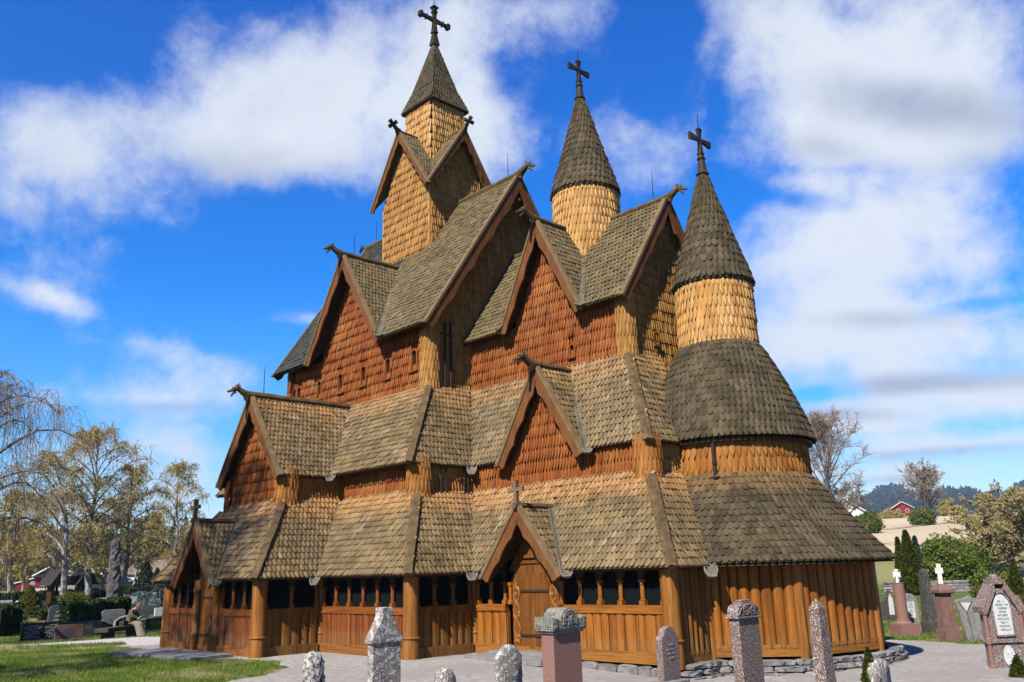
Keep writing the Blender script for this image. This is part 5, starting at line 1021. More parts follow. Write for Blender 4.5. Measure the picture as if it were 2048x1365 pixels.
def tree(x, y, H, spread, seed, label, bark='birchbark', leaf='birchleaf', name='birch_tree', limbs=24, subs=8, twigs=9, tw=.02, leaves=5, ls=.09, droop=1.0, t0=.22, rad0=None, group=None, zb=None, up=.7, shape='oval', lean=(0, 0), fork=0, cat='tree', tl=1.0, limbfrom=None):
    R_ = np.random.default_rng(seed); z = gz(x, y)-.1 if zb is None else zb; e = empty(name, (x, y, z), label, cat, group)
    r0 = rad0 or H*.016; mb = MB(); n = 12; tt = np.linspace(0, 1, n)
    wob = np.cumsum(R_.normal(0, H*.008, (n, 2)), 0); tp = np.stack([wob[:, 0]+lean[0]*tt**1.5, wob[:, 1]+lean[1]*tt**1.5, tt*H*.96], 1); tr = r0*(1-tt)**.8+.015; tr[0] *= 1.35
    mb.tube(tp, tr, 9)
    SUB = []; 
    for i in range(limbs):
        t = t0+(1-t0)*((i+R_.random()*.8)/limbs)**.9; az = i*2.4+R_.random()*.8; b = np.array([np.interp(t, tt, tp[:, k]) for k in range(3)])
        prof = {'oval': math.sin(math.pi*min(1, (t-t0)/(1-t0)*.85+.13))**.7, 'cone': 1.05-(t-t0)/(1-t0), 'round': math.sqrt(max(.05, 1-((t-.55)/.5)**2))}[shape]
        L = spread*prof*(.75+.5*R_.random()); el = up*(.5+.6*t)+R_.normal(0, .1); d = np.array([math.cos(az)*math.cos(el), math.sin(az)*math.cos(el), math.sin(el)])
        m = 7; ss = np.linspace(0, 1, m)[:, None]; pth = b+d*L*ss+np.array([0, 0, 1.])*(L*.22*ss*(1-ss)*2-droop*L*.20*ss**2.5)+np.cumsum(R_.normal(0, L*.018, (m, 3)), 0)*ss
        lr = np.linspace(max(.02, np.interp(t, tt, tr)*.55), .012, m); mb.tube(pth, lr, 5, cap=False)
        for j in range(subs):
            u = .25+.75*(j+R_.random())/subs; q = np.array([np.interp(u, ss[:, 0], pth[:, k]) for k in range(3)]); dd = d*.5+R_.normal(0, .55, 3); dd[2] += .15; dd /= np.linalg.norm(dd); l2 = L*(.22+.28*R_.random())*(1.15-u*.6)
            p3 = np.stack([q, q+dd*l2*.5+np.array([0, 0, .03*l2]), q+dd*l2+np.array([0, 0, -.12*l2*droop])]); SUB.append(p3)
    SUB = np.array(SUB); trunk = mb.build('trunk', bark, e)
    tb = MB(); ribbons(tb, SUB, tw*1.5)
    ns = len(SUB); k = np.repeat(np.arange(ns), twigs); u = R_.random(ns*twigs)[:, None]; s0 = SUB[k, 0]*(1-u)**2+2*SUB[k, 1]*u*(1-u)+SUB[k, 2]*u**2
    ln = H*.055*(.5+R_.random(len(k)))[:, None]*tl; dr = R_.normal(0, 1, (len(k), 3)); dr[:, 2] = dr[:, 2]*.5+.25-.5*droop; dr /= np.linalg.norm(dr, axis=1)[:, None]
    g_ = np.array([0, 0, -1.])*droop; P = np.stack([s0, s0+dr*ln*.4, s0+dr*ln*.7+g_*ln*.2, s0+dr*ln*.85+g_*ln*.65], 1); ribbons(tb, P, tw); tb.build('twigs', 'twigb' if bark == 'birchbark' and name == 'birch_tree' else 'twig', e)
    if leaves:
        lm = MB(); kk = np.repeat(np.arange(len(P)), leaves); a = R_.random(len(kk)); j = np.minimum((a*3).astype(int), 2); f = (a*3-j)[:, None]; c = P[kk, j]*(1-f)+P[kk, j+1]*f+R_.normal(0, .05, (len(kk), 3)); quads(lm, c, ls, seed); lm.build('crown', leaf, e)
    return e
def cloud_points(kind, n, seed, **k):
    R_ = np.random.default_rng(seed)
    if kind == 'cone':
        h, r = k['h'], k['r']; t = R_.random(n)**1.3*.98; a = R_.random(n)*2*np.pi; bump = 1+.10*np.sin(a*5+t*22+seed)+.08*np.sin(a*9-t*37); pw = k.get('pw', .8)
        rr = r*(1-t)**pw*bump*(.72+.30*R_.random(n)); rr *= np.minimum(1, .55+t*6); return np.stack([rr*np.cos(a), rr*np.sin(a), t*h+R_.normal(0, .02, n)], 1)
    if kind == 'ball':
        v = R_.normal(size=(n, 3)); v /= np.linalg.norm(v, axis=1)[:, None]; b = 1+.16*np.sin(v[:, 0]*6+seed)+.14*np.sin(v[:, 1]*7+v[:, 2]*5+seed*2); return v*(k['s']*b[:, None])*(.62+.42*R_.random(n))[:, None]
    if kind == 'box':
        L, w, h = k['L'], k['w'], k['h']; p = R_.random((n, 3)); f = R_.integers(0, 5, n); p[:, 0] = np.where(f == 0, p[:, 0]*.06, np.where(f == 1, 1-p[:, 0]*.06, p[:, 0])); p[:, 1] = np.where(f == 2, p[:, 1]*.25, np.where(f == 3, 1-p[:, 1]*.25, p[:, 1])); p[:, 2] = np.where(f == 4, 1-p[:, 2]*.12, p[:, 2])
        q = np.stack([(p[:, 0]-.5)*L, (p[:, 1]-.5)*w, p[:, 2]*h], 1); q += np.stack([0*q[:, 0], .06*np.sin(q[:, 0]*4+seed), .07*np.sin(q[:, 0]*3.1+seed)+.04*np.sin(q[:, 0]*9)], 1); return q+R_.normal(0, .025, (n, 3))
def evergreen(x, y, h, r, label, mat, name='conical_evergreen', n=5000, size=.06, seed=0, pw=.8, tiers=0, group=None, z=None, cat='evergreen shrub'):
    z = gz(x, y)-.05 if z is None else z; e = empty(name, (x, y, z), label, cat, group); mb = MB(); mb.tube([(0, 0, 0), (0, 0, h*.9)], [r*.12+.02, .01], 6); mb.build('trunk', 'bark', e)
    p = cloud_points('cone', n, seed, h=h, r=r, pw=pw)
    if tiers:
        t = p[:, 2]/h; f = (t*tiers) % 1; p[:, :2] *= (.45+.65*(1-f))[:, None]; p[:, 2] -= (np.hypot(p[:, 0], p[:, 1]))*.12
    mb = MB(); quads(mb, p, size, seed); core = MB(); core.lathe((0, 0, 0), [(r*.6, h*.03), (r*.62, h*.1), (r*.5, h*.3), (r*.3, h*.6), (0, h*.9)], 10)
    mb.add(np.vstack(core.V), np.vstack([f for fs in core.F.values() for f in fs])); mb.build('crown', mat, e); return e
def hedge(p0, p1, h, w, label, mat, n=9000, seed=0, size=.06, cat='hedge'):
    p0 = np.array(p0, float); p1 = np.array(p1, float); c = (p0+p1)/2; L = np.linalg.norm(p1-p0); a = math.atan2(p1[1]-p0[1], p1[0]-p0[0]); e = empty('hedge', (c[0], c[1], gz(*c)-.05), label, cat); e.rotation_euler[2] = a
    mb = MB(); quads(mb, cloud_points('box', n, seed, L=L, w=w, h=h), size, seed); mb.build('foliage', mat, e); mb = MB(); mb.box((-L/2+.1, -w/2+.12, 0), (L/2-.1, w/2-.12, h-.14)); mb.build('branches', 'twig' if False else 'hedge', e); return e
def bush(x, y, sx, sy, sz, label, mat, n=4000, size=.08, seed=0, twig=True, cat='bush', name='bush', z=None, group=None, lift=.8):
    z = gz(x, y)-.05 if z is None else z; e = empty(name, (x, y, z), label, cat, group); R_ = np.random.default_rng(seed); c = cloud_points('ball', n, seed, s=np.array([sx, sy, sz])); c[:, 2] += sz*lift; c = c[c[:, 2] > .02]
    mb = MB(); quads(mb, c, size, seed); mb.build('foliage', mat, e)
    m = 260; tip = cloud_points('ball', m, seed+3, s=np.array([sx, sy, sz]))*1.04; tip[:, 2] += sz*lift; tip[:, 2] = np.abs(tip[:, 2]); b = R_.normal(0, .12, (m, 3))*[sx, sy, 0]; P = np.stack([b, b*.5+tip*.45+[0, 0, .1*sz], tip], 1); mb = MB(); ribbons(mb, P, .018*max(1, sz*.5)); mb.build('stems', 'twig', e); return e
# ------------------------------------------------------------------ cemetery to the west of the church
def pol(u, d):      # a point on the ground at distance d along a bearing
    k = pixdir(u, 1185-.02*u); k = k[:2]/np.hypot(k[0], k[1]); return CAM[0]+k[0]*d, CAM[1]+k[1]*d
LG = 'low headstones on the lawn west of the church'
def head(x, y, w, h, mat, label, shape='flat', let=None, th=.14, rows=5, seed=0, rot=0.0, group=LG, split=False, sink=.05):
    """small headstone facing east; x, y centre of its foot"""
    z = gz(x, y); e = empty('gravestone', (x, y, z), label, 'gravestone', group); e.rotation_euler[2] = rad(rot); b = w/2
    if shape == 'flat': P_ = [(-b, -sink), (b, -sink), (b, h), (-b, h)]
    elif shape == 'arch': P_ = [(-b, -sink), (b, -sink), (b, h*.62)]+arc(0, h*.62, b, 10, 170, 11, h*.38)+[(-b, h*.62)]
    elif shape == 'bell': P_ = [(-b, -sink), (b, -sink), (b, h*.72), (b*.8, h*.76), (b*.5, h*.84), (b*.2, h*.97), (0, h), (-b*.2, h*.97), (-b*.5, h*.84), (-b*.8, h*.76), (-b, h*.72)]
    else: P_ = [(-b, -sink), (b, -sink), (b*.96, h*.93), (b*.7, h), (-b*.7, h*.98), (-b*.97, h*.9)]
    mb = MB(); mb.prism([P3(0, a, c) for a, c in P_], (-th, 0, 0)); bevel(mb.build('slab', mat, e), .012)
    mb = MB(); mb.box((-th-.05, -b-.05, -.08), (.06, b+.05, .06)); bevel(mb.build('plinth', 'graystone2' if mat == 'blackstone' else mat, e), .01)
    if let and split: lettering(e, .001, -b+.06, -.03, h*.14, h*.88, rows, let, seed, fill=.95); lettering(e, .001, .03, b-.06, h*.14, h*.88, rows, let, seed+1, fill=.9)
    elif let: lettering(e, .001, -b*.75, b*.75, h*.2, h*.82, rows, let, seed)
    return e
# the camera looks almost straight at these east faces; positions measured on the lawn
head(-18.2, -8.1, 1.75, .78, 'blackstone', 'wide black double headstone with dense white lettering', let='letterw', rows=9, seed=1, split=True)
head(-19.9, -6.9, 1.25, .62, 'graystone2', 'dark brown headstone with gilt lettering right of the double one', let='letterg', rows=4, seed=3)
head(-17.0, -7.35, 1.15, .66, 'brownstone', 'small red-brown headstone with a carved pillar on its left', let='letterd', rows=6, seed=5)
head(-18.7, -6.3, 1.75, .70, 'graystone2', 'wide grey-framed headstone with gilt lettering behind the red-brown one', let='letterg', rows=4, seed=7)
head(-19.4, -5.1, .95, .62, 'blackstone', 'black curved-top headstone with gilt lettering beside the bench', 'bell', let='letterg', rows=5, seed=9)
e = head(-20.9, -3.4, 1.25, .72, 'blackstone', 'black arched headstone with a thick white rim behind the bench', 'arch', let='letterg', rows=4, seed=11)
mb = MB(); mb.tube([P3(.02, y, zz) for y, zz in [(-.62, 0), (-.62, .44)]+arc(0, .44, .62, 170, 10, 12, .30)+[(.62, .44), (.62, 0)]], .055, 6); mb.build('rim', 'white', e)
head(-20.5, -2.1, 1.0, .60, 'blackstone', 'black headstone with gilt lettering right of the seated person', let='letterg', rows=5, seed=13)
head(-22.2, -.9, 1.3, .62, 'graystone2', 'plain grey headstone just left of the gallery corner post')
head(-25.6, -5.2, 1.15, 1.35, 'graystone2', 'tall dark headstone standing in the gap of the hedge', 'rough', let='letterw', rows=4, seed=15)
head(-26.2, -2.2, 1.3, .95, 'greystone', 'pale rough headstone behind the white-rimmed one', 'rough', let='letterd', rows=3)
FGR = 'far headstones beyond the hedge'
for i, (u_c, d_, w, h, m_, lb) in enumerate(((262, 66, 1.3, 1.2, 'white', 'white block beside a dark stone beyond the seated person'), (257, 62, 2.0, 1.0, 'graystone2', 'broad dark headstone with a white corner beyond the seated person'), (281, 64, 1.0, 1.0, 'greystone', 'pale arched stone right of the seated head'), (247, 70, 1.2, .8, 'greystone', 'pale low stone at the right end of the hedge'),
       (290, 60, 1.1, .8, 'graystone2', 'brown-grey stone beside the blue spruce'), (304, 62, 1.6, .8, 'graystone2', 'dark stone in front of the blue spruce'), (325, 58, 1.0, 1.0, 'white', 'white stone left of the gallery corner post'), (300, 55, 2.0, .5, 'blackstone', 'low dark stone kerb on the lawn'), (320, 53, 1.3, .55, 'graystone2', 'low grey stone near the corner post'),
       (208, 72, 1.2, .9, 'white', 'small white stone over the hedge top beside the monolith'), (165, 76, 1.0, .8, 'greystone', 'grey stone over the hedge top beneath the birches'), (12, 72, 1.4, 1.0, 'white', 'white stone above the hedge at the left edge'), (50, 75, 1.0, .8, 'greystone', 'grey stone left of the bright conical shrub'), (44, 58, .8, 1.0, 'white', 'white tablet leaning behind the dark obelisk'), (28, 57, .7, .9, 'brownstone', 'brown tablet left of the dark obelisk'), (84, 66, 1.1, 1.0, 'graystone2', 'dark stone behind the bright conical shrub'), (100, 62, .9, .8, 'greystone', 'grey stone in the hedge gap'))):
    X, Y = pol(u_c, d_); head(X, Y, w*.7, h*.72, m_, lb, ['flat', 'rough', 'flat'][i % 3], let=None if m_ == 'white' else 'letterd', rows=3, seed=20+i, group=FGR)
x, y = pol(37, 55); e = empty('gravestone', (x, y, gz(x, y)), 'dark pointed obelisk with a white ball beyond the black double stone', 'gravestone', FGR)
mb = MB(); mb.box((-.4, -.4, -.1), (.4, .4, .35)); mb.build('plinth', 'blackstone', e); mb = MB(); mb.lathe((0, 0, 0), [(.33, .35), (.24, 1.3), (0, 1.5)], 4); mb.build('obelisk', 'blackstone', e); mb = MB(); mb.lathe((0, 0, 1.55), [(.0, -.1), (.09, -.03), (.09, .04), (0, .1)], 8); mb.build('ball', 'white', e)
# hedges and evergreens on the left
x0, y0 = pol(118, 54); x1, y1 = pol(244, 58); hedge((x0, y0), (x1, y1), 1.45, 1.3, 'dark clipped hedge behind the low headstones', 'hedge', 26000, 1, .07)
x0, y0 = pol(-40, 50); x1, y1 = pol(27, 53); hedge((x0, y0), (x1, y1), 1.5, 1.3, 'dark clipped hedge running out of the left edge', 'hedge', 16000, 2, .07)
x, y = pol(92, 57); bush(x, y, 1.1, 1.0, .62, 'dark rounded yew in the gap of the hedge', 'hedge', 6000, .07, 3, cat='shrub'); x, y = pol(68, 54); bush(x, y, .8, .7, .40, 'dull brown low shrub beside the double headstone', 'sallow', 2500, .06, 4, cat='shrub')
x0, y0 = pol(-30, 84); x1, y1 = pol(250, 88); hedge((x0, y0), (x1, y1), 1.0, 1.0, 'long low dark hedge at the foot of the birches', 'hedge', 16000, 5, .10)
x0, y0 = pol(250, 82); x1, y1 = pol(300, 84); hedge((x0, y0), (x1, y1), 1.1, 1.0, 'low brown-topped hedge right of the monolith', 'sallow', 6000, 6, .09)
x, y = pol(61, 62); evergreen(x, y, 2.05, 1.05, 'bright yellow-green conical evergreen above the hedge', 'yewtip', n=9000, size=.06, seed=4)
x, y = pol(317, 70); evergreen(x, y, 1.9, 1.1, 'small silvery blue spruce left of the corner post', 'bluespruce', 'blue_spruce', 7000, .07, 5, 1.0, 5)
x, y = pol(290, 74); bush(x, y, 2.2, 1.5, .5, 'spreading blue-green juniper beside the spruce', 'bluespruce', 4500, .09, 6, cat='shrub')
x, y = pol(312, 96); evergreen(x, y, 2.9, .8, 'slim olive cypress behind the blue spruce', 'cypress', 'cypress', 5000, .09, 7, .7)
x, y = pol(290, 120); evergreen(x, y, 4.6, 2.2, 'dark far spruce in front of the white house', 'spruce', 'spruce_tree', 5000, .14, 8, 1.0, 7, cat='tree')
x, y = pol(206, 105); tree(x, y, 7, 1.7, 61, 'young olive-green conifer between the birches', 'bark', 'bushleaf', 'young_tree', 18, 5, 6, .03, 5, .14, .2, .15, shape='cone')
x, y = pol(148, 60); bush(x, y, .8, .8, .42, 'small yellow-green bush on the hedge top', 'yewtip', 2500, .06, 9, cat='shrub', z=gz(x, y)+.9)
# the tall raw stone pillar
x, y = pol(227, 62); e = empty('stone_pillar', (x, y, gz(x, y)-.1), 'tall rough-hewn grey standing stone rising behind the hedge', 'standing stone')
R_ = np.random.default_rng(4); mb = MB(); n = 26; m = 14; V = []
for i in range(n):
    t = i/(n-1); h_ = 4.75*t; r = (.52-.20*t)*(1 if i < n-1 else .8); cx_ = .12*t
    for k in range(m):
        a = k*2*math.pi/m; c, s = math.cos(a), math.sin(a); q = 1/max(abs(c), abs(s))**.6; V.append((cx_+r*.8*c*q+R_.normal(0, .035), -.18*t*t+r*s*q*.85+R_.normal(0, .035), h_+.12*math.sin(a)*(i == n-1)))
mb.add(V, [(i*m+k, i*m+(k+1) % m, (i+1)*m+(k+1) % m, (i+1)*m+k) for i in range(n-1) for k in range(m)]+[tuple((n-1)*m+k for k in range(m))]); mb.build('shaft', 'pillarstone', e); mb = MB(); mb.box((-.25, -.42, 4.58), (.45, .16, 4.80)); 
# lychgate
x, y = pol(135, 84); z = gz(x, y); e = empty('lychgate', (x, y, z), 'dark wooden lychgate with two steep shingled gables behind the birch', 'gate'); e.rotation_euler[2] = rad(14)
for yy in (-1.45, -.95, .95, 1.45):
    mb = MB(); mb.box((-.35, yy-.13, 0), (.35, yy+.13, 1.55)) if abs(yy) > 1.2 else mb.box((-.1, yy-.07, 0), (.1, yy+.07, 1.6)); mb.build('post', 'shade_wood', e)
for s_ in (-1, 1):
    mb = MB(); c = s_*1.15
    mb.prism([P3(.9, c-.95, 1.45), P3(.9, c+.95, 1.45), P3(.9, c, 2.75)], (-1.8, 0, 0)); mb.build('gable_roof', 'tar', e)
    mb = MB(); mb.tube([P3(.95, c-1.0, 1.4), P3(.95, c, 2.82), P3(.95, c+1.0, 1.4)], .07, 5); mb.build('barge_board', 'tar', e)
mb = MB(); mb.box((-.7, -1.1, 1.5), (.7, 1.1, 2.15)); mb.build('cross_roof', 'tar', e); mb = MB(); mb.lathe((0, .75, 1.05), [(.16, 0), (.13, .12), (.06, .22), (0, .24)], 10); mb.build('bell', 'iron', e)
# bench and the person reading on it
bx0, by0 = pol(217, 40.2); bx1, by1 = pol(276, 42.3); bl = np.array([bx1-bx0, by1-by0]); BL = np.linalg.norm(bl); ba = math.atan2(bl[1], bl[0]); zb = gz(bx0, by0)
e = empty('bench', ((bx0+bx1)/2, (by0+by1)/2, zb), 'massive dark timber bench beside the gravel path', 'bench'); e.rotation_euler[2] = ba
mb = MB(); P_ = [(-BL/2-.28, -.30), (BL/2+.3, -.24), (BL/2+.3, .24), (-BL/2-.28, .30)]; mb.prism([P3(a, b, .52) for a, b in P_], (0, 0, -.17)); bevel(mb.build('seat', 'benchwood', e), .02)
for xx in (-BL/2+.25, BL/2-.25):
    mb = MB(); mb.add([(xx-.22, -.22, -.05), (xx+.22, -.22, -.05), (xx+.22, .22, -.05), (xx-.22, .22, -.05), (xx-.17, -.18, .35), (xx+.17, -.18, .35), (xx+.17, .18, .35), (xx-.17, .18, .35)], [(0, 1, 5, 4), (1, 2, 6, 5), (2, 3, 7, 6), (3, 0, 4, 7)]); bevel(mb.build('leg', 'benchwood', e), .02)
def skinned(name, V, E, Rr, mat, parent, sub=2, root=0):
    me = bpy.data.meshes.new(name); me.from_pydata([tuple(v) for v in V], E, []); me.materials.append(MT[mat]); o = bpy.data.objects.new(name, me); C.collection.objects.link(o); o.parent = parent
    m = o.modifiers.new('skin', 'SKIN'); sv = me.skin_vertices[0].data if me.skin_vertices else None
    if sv is None:
        bm_ = None; import bmesh as B_; bm_ = B_.new(); bm_.from_mesh(me); bm_.verts.layers.skin.verify(); bm_.to_mesh(me); bm_.free(); sv = me.skin_vertices[0].data
    for i, r in enumerate(Rr): sv[i].radius = (r, r) if np.isscalar(r) else r
    sv[root].use_root = True; m.use_smooth_shade = True; s = o.modifiers.new('sub', 'SUBSURF'); s.levels = sub; s.render_levels = sub; return o
px_, py_ = (bx0+bx1)/2+bl[0]*.30, (by0+by1)/2+bl[1]*.30
pe = empty('person', (px_, py_, zb), 'seated person in olive jacket and long beige skirt bowed over a book', 'person'); pe.rotation_euler[2] = ba-math.pi/2       # local +x faces the path
# local x forward, y left, z up; the seat is at z .52
V = [(-.05, 0, .62), (.0, 0, .80), (.07, 0, 1.0), (.16, 0, 1.14), (.22, 0, 1.20), (.30, 0, 1.25),     # pelvis, waist, chest, neck base, neck, skull base
     (.12, .17, 1.09), (.22, .25, .88), (.40, .12, .78), (.46, .08, .78), (.12, -.17, 1.09), (.22, -.25, .88), (.40, -.12, .78), (.46, -.08, .78),
     (.02, .09, .60), (.40, .11, .60), (.48, .12, .32), (.50, .12, .07), (.62, .13, .04), (.02, -.09, .60), (.42, -.10, .60), (.58, -.11, .32), (.64, -.11, .07), (.76, -.12, .04)]
E_ = [(0, 1), (1, 2), (2, 3), (3, 4), (4, 5), (3, 6), (6, 7), (7, 8), (8, 9), (3, 10), (10, 11), (11, 12), (12, 13), (0, 14), (14, 15), (15, 16), (16, 17), (17, 18), (0, 19), (19, 20), (20, 21), (21, 22), (22, 23)]
skinned('body', V, E_, [.13, .12, .13, .09, .05, .05, .06, .045, .034, .025, .06, .045, .034, .025, .09, .07, .05, .035, .03, .09, .07, .05, .035, .03], 'skin', pe)
mb = MB(); hd = np.array([.36, 0, 1.27]); mb.lathe(hd, [(0, -.11), (.05, -.10), (.075, -.05), (.085, .0), (.082, .05), (.055, .095), (0, .11)], 14); mb.tube([hd+(.07, 0, .0), hd+(.11, 0, -.02), hd+(.085, 0, -.035)], [.012, .016, .01], 5)
for s_ in (-1, 1): mb.tube([hd+(.0, s_*.082, .02), hd+(-.005, s_*.095, -.015)], [.014, .01], 5); mb.tube([hd+(.078, s_*.03, .01), hd+(.082, s_*.03, .01)], .01, 5)
mb.build('head', 'skin', pe, smooth=True)
mb = MB(); mb.lathe(hd+(-.022, 0, .02), [(.06, -.10), (.095, -.05), (.102, .02), (.085, .085), (.04, .115), (0, .12)], 14); mb.tube([hd+(-.06, 0, .02), hd+(-.10, 0, -.04), hd+(-.09, 0, -.10)], [.06, .05, .02], 7); mb.build('hair', 'hair', pe, smooth=True)
skinned('jacket', [(-.05, 0, .60), (.0, 0, .80), (.07, 0, 1.0), (.15, 0, 1.12), (.12, .17, 1.08), (.22, .25, .89), (.38, .13, .79), (.12, -.17, 1.08), (.22, -.25, .89), (.38, -.13, .79)], [(0, 1), (1, 2), (2, 3), (3, 4), (4, 5), (5, 6), (3, 7), (7, 8), (8, 9)], [.17, .155, .165, .11, .085, .07, .055, .085, .07, .055], 'jacket', pe)
mb = MB(); rows_ = [(-.12, .24, .50, .68), (.15, .23, .50, .70), (.40, .22, .46, .69), (.52, .24, .30, .62), (.58, .27, .14, .40), (.62, .30, .08, .20)]; m = 12; V = []
for (cx_, w_, zl, zh) in rows_:
    for k in range(m): a = 2*math.pi*k/m; V.append((cx_+.10*math.cos(a)*(1 if cx_ > .5 else .3)-(.06*math.cos(a)), w_*math.sin(a), (zl+zh)/2+(zh-zl)/2*math.cos(a)))
V2 = []
for (c, wx_, wy_, zz) in (((.02, 0), .18, .19, .64), ((.18, 0), .27, .20, .69), ((.31, 0), .25, .20, .64), ((.44, 0), .18, .20, .45), ((.52, 0), .18, .21, .25), ((.60, 0), .21, .24, .06)):
    for k in range(16): a = 2*math.pi*k/16; f_ = 1+.06*math.sin(k*2.5+zz*9); V2.append((c[0]+wx_*math.cos(a)*f_, wy_*math.sin(a)*f_, zz))
mb.add(V2, [(i*16+k, i*16+(k+1) % 16, (i+1)*16+(k+1) % 16, (i+1)*16+k) for i in range(5) for k in range(16)]+[tuple(range(15, -1, -1))]); mb.build('skirt', 'skirt', pe, smooth=True)
for s_, xo in ((1, .60), (-1, .74)):
    mb = MB(); mb.tube([P3(xo-.12, s_*.12, .07), P3(xo, s_*.125, .055), P3(xo+.10, s_*.13, .04)], [.05, .045, .03], 7); mb.build('shoe', 'bag', pe)
for s_ in (-1, 1):
    mb = MB()
    mb.tube([P3(.40, s_*.12, .785), P3(.46, s_*.085, .79)], [.03, .036], 6)
    for k in range(4): mb.tube([P3(.46, s_*(.065+.018*k), .79), P3(.50, s_*(.05+.018*k), .805), P3(.525-.008*abs(k-1.5), s_*(.035+.018*k), .79)], [.0095, .009, .007], 5)
    mb.tube([P3(.44, s_*.06, .80), P3(.47, s_*.03, .815), P3(.49, s_*.02, .812)], [.011, .01, .007], 5); mb.build('hand', 'skin', pe)
o = MB(); o.box((-.11, -.15, 0), (.11, .15, .012)); bk = o.build('book', 'whitepaint'); bk.location = pe.matrix_world.translation if False else (px_, py_, zb); bk.rotation_euler = (0, rad(-35), ba-math.pi/2)
fx = np.array([math.cos(ba-math.pi/2), math.sin(ba-math.pi/2)]); bk.location = (px_+fx[0]*.49, py_+fx[1]*.49, zb+.81); tag(bk, 'small white open book held in both hands on the bench', 'book')
mb = MB(); mb.box((-.20, -.10, 0), (.20, .10, .20)); mb.tube([P3(-.13, 0, .2), P3(-.05, 0, .36), P3(.05, 0, .36), P3(.13, 0, .2)], .014, 5); o = bevel(mb.build('handbag', 'bag'), .05, 3); o.location = ((bx0+bx1)/2+bl[0]*.10, (by0+by1)/2+bl[1]*.10, zb+.52); o.rotation_euler[2] = ba; tag(o, 'brown leather bag standing on the bench next to the person', 'bag')
x, y = pol(66, 43); mb = MB(); mb.prism([P3(-.35, -.9, .03), P3(.35, -.9, .03), P3(.35, .9, .03), P3(-.35, .9, .03)], (0, 0, -.1)); o = mb.build('ground_slab', 'greystone'); o.location = (x, y, gz(x, y)+.01); tag(o, 'flat pale grave slab lying in the lawn by the path', 'grave slab')
# ------------------------------------------------------------------ trees on the left
BG = 'birches at the western edge of the churchyard'
def hgt(u, d, vtop):
    az = pol(u, d); k_ = pixdir(u, vtop); t = d/math.hypot(k_[0], k_[1]); return CAM[2]+k_[2]*t-gz(*az)
for (u, d, vt, sp_, sd_, lb, kw) in ((130, 80, 905, 5.2, 31, 'spreading birch with a long arching limb behind the lychgate', dict(limbs=26, lean=(0, -1.5))), (172, 82, 852, 5.6, 32, 'tallest birch, its crown copper and yellow-green, left of the pillar', dict(limbs=32)),
        (247, 84, 925, 4.2, 33, 'slender birch just right of the stone pillar', dict(limbs=26)), (345, 95, 922, 4.2, 34, 'pale copper birch showing above the nave porch roof', dict(limbs=28)), (100, 92, 985, 4.2, 35, 'smaller yellowish birch left of the lychgate', dict(limbs=22))):
    x, y = pol(u, d); tree(x, y, hgt(u, d, vt), sp_, sd_, lb, tw=.014, leaves=2, ls=.08, subs=8, twigs=9, group=BG, rad0=.27 if u < 200 else .2, t0=.2, **kw)
x, y = pol(-85, 44); tree(x, y, 12.3, 4.6, 41, 'nearly bare weeping birch reaching in from the left edge', 'birchbark', 'sallow', 'weeping_birch', 26, 8, 9, .010, 1, .035, t0=.25, rad0=.3, droop=1.9, tl=1.5, group=None)
x, y = pol(18, 120); tree(x, y, 13, 3.5, 42, 'thin yellow birch at the far left before the wood', tw=.03, leaves=5, ls=.16, subs=6, twigs=7, group='young birches before the wood'); x, y = pol(45, 150); tree(x, y, 11, 2.6, 43, 'pale young birch beside the far road', tw=.03, leaves=4, ls=.16, subs=6, twigs=6, group='young birches before the wood')
x, y = pol(262, 130); tree(x, y, 11, 3.4, 44, 'white-stemmed leaning birch in front of the white house', tw=.03, leaves=4, ls=.15, subs=6, twigs=6, lean=(1, 2), group='young birches before the wood')
x, y = pol(225, 118); tree(x, y, 12, 4.0, 45, 'bare brown tree behind the stone pillar', 'bark', 'sallow', 'bare_tree', 20, 8, 8, .03, 2, .12, t0=.2, group='young birches before the wood')
# a bare birch south of the church, outside the picture, whose shade falls on the lawn and the nave porch
tree(3.4, -22.9, 21, 4.2, 51, 'bare birch south of the church shading the lawn and the nave porch', 'birchbark', 'sallow', 'birch_tree', 36, 8, 8, .013, 1, .06, t0=.3, rad0=.2, droop=1.2)
# far wood on the left, one mass
def wood(name, n, us, ds, hs_, mat, seed, label, q=70, size=1.0, conif=.2):
    R_ = np.random.default_rng(seed); mb = MB(); cs_ = []
    for i in range(n):
        u = R_.uniform(*us); d = R_.uniform(*ds); x, y = pol(u, d); h = R_.uniform(*hs_); z = gz(x, y)
        if R_.random() < conif: p = cloud_points('cone', q, i, h=h*1.15, r=h*.17)
        else: p = cloud_points('ball', q, i, s=np.array([h*.27, h*.27, h*.42])); p[:, 2] += h*.55
        cs_.append(p+[x, y, z])
    quads(mb, np.vstack(cs_), size, seed); o = mb.build(name, mat); tag(o, label, 'wood', kind='stuff')
wood('distant_wood', 420, (-120, 460), (230, 420), (9, 16), 'forest', 1, 'brown-green spring wood beyond the far road', 110, .75)
wood('distant_conifers', 260, (-120, 460), (400, 560), (14, 22), 'conifer', 2, 'dark conifers rising behind the spring wood', 90, 1.0, .9)
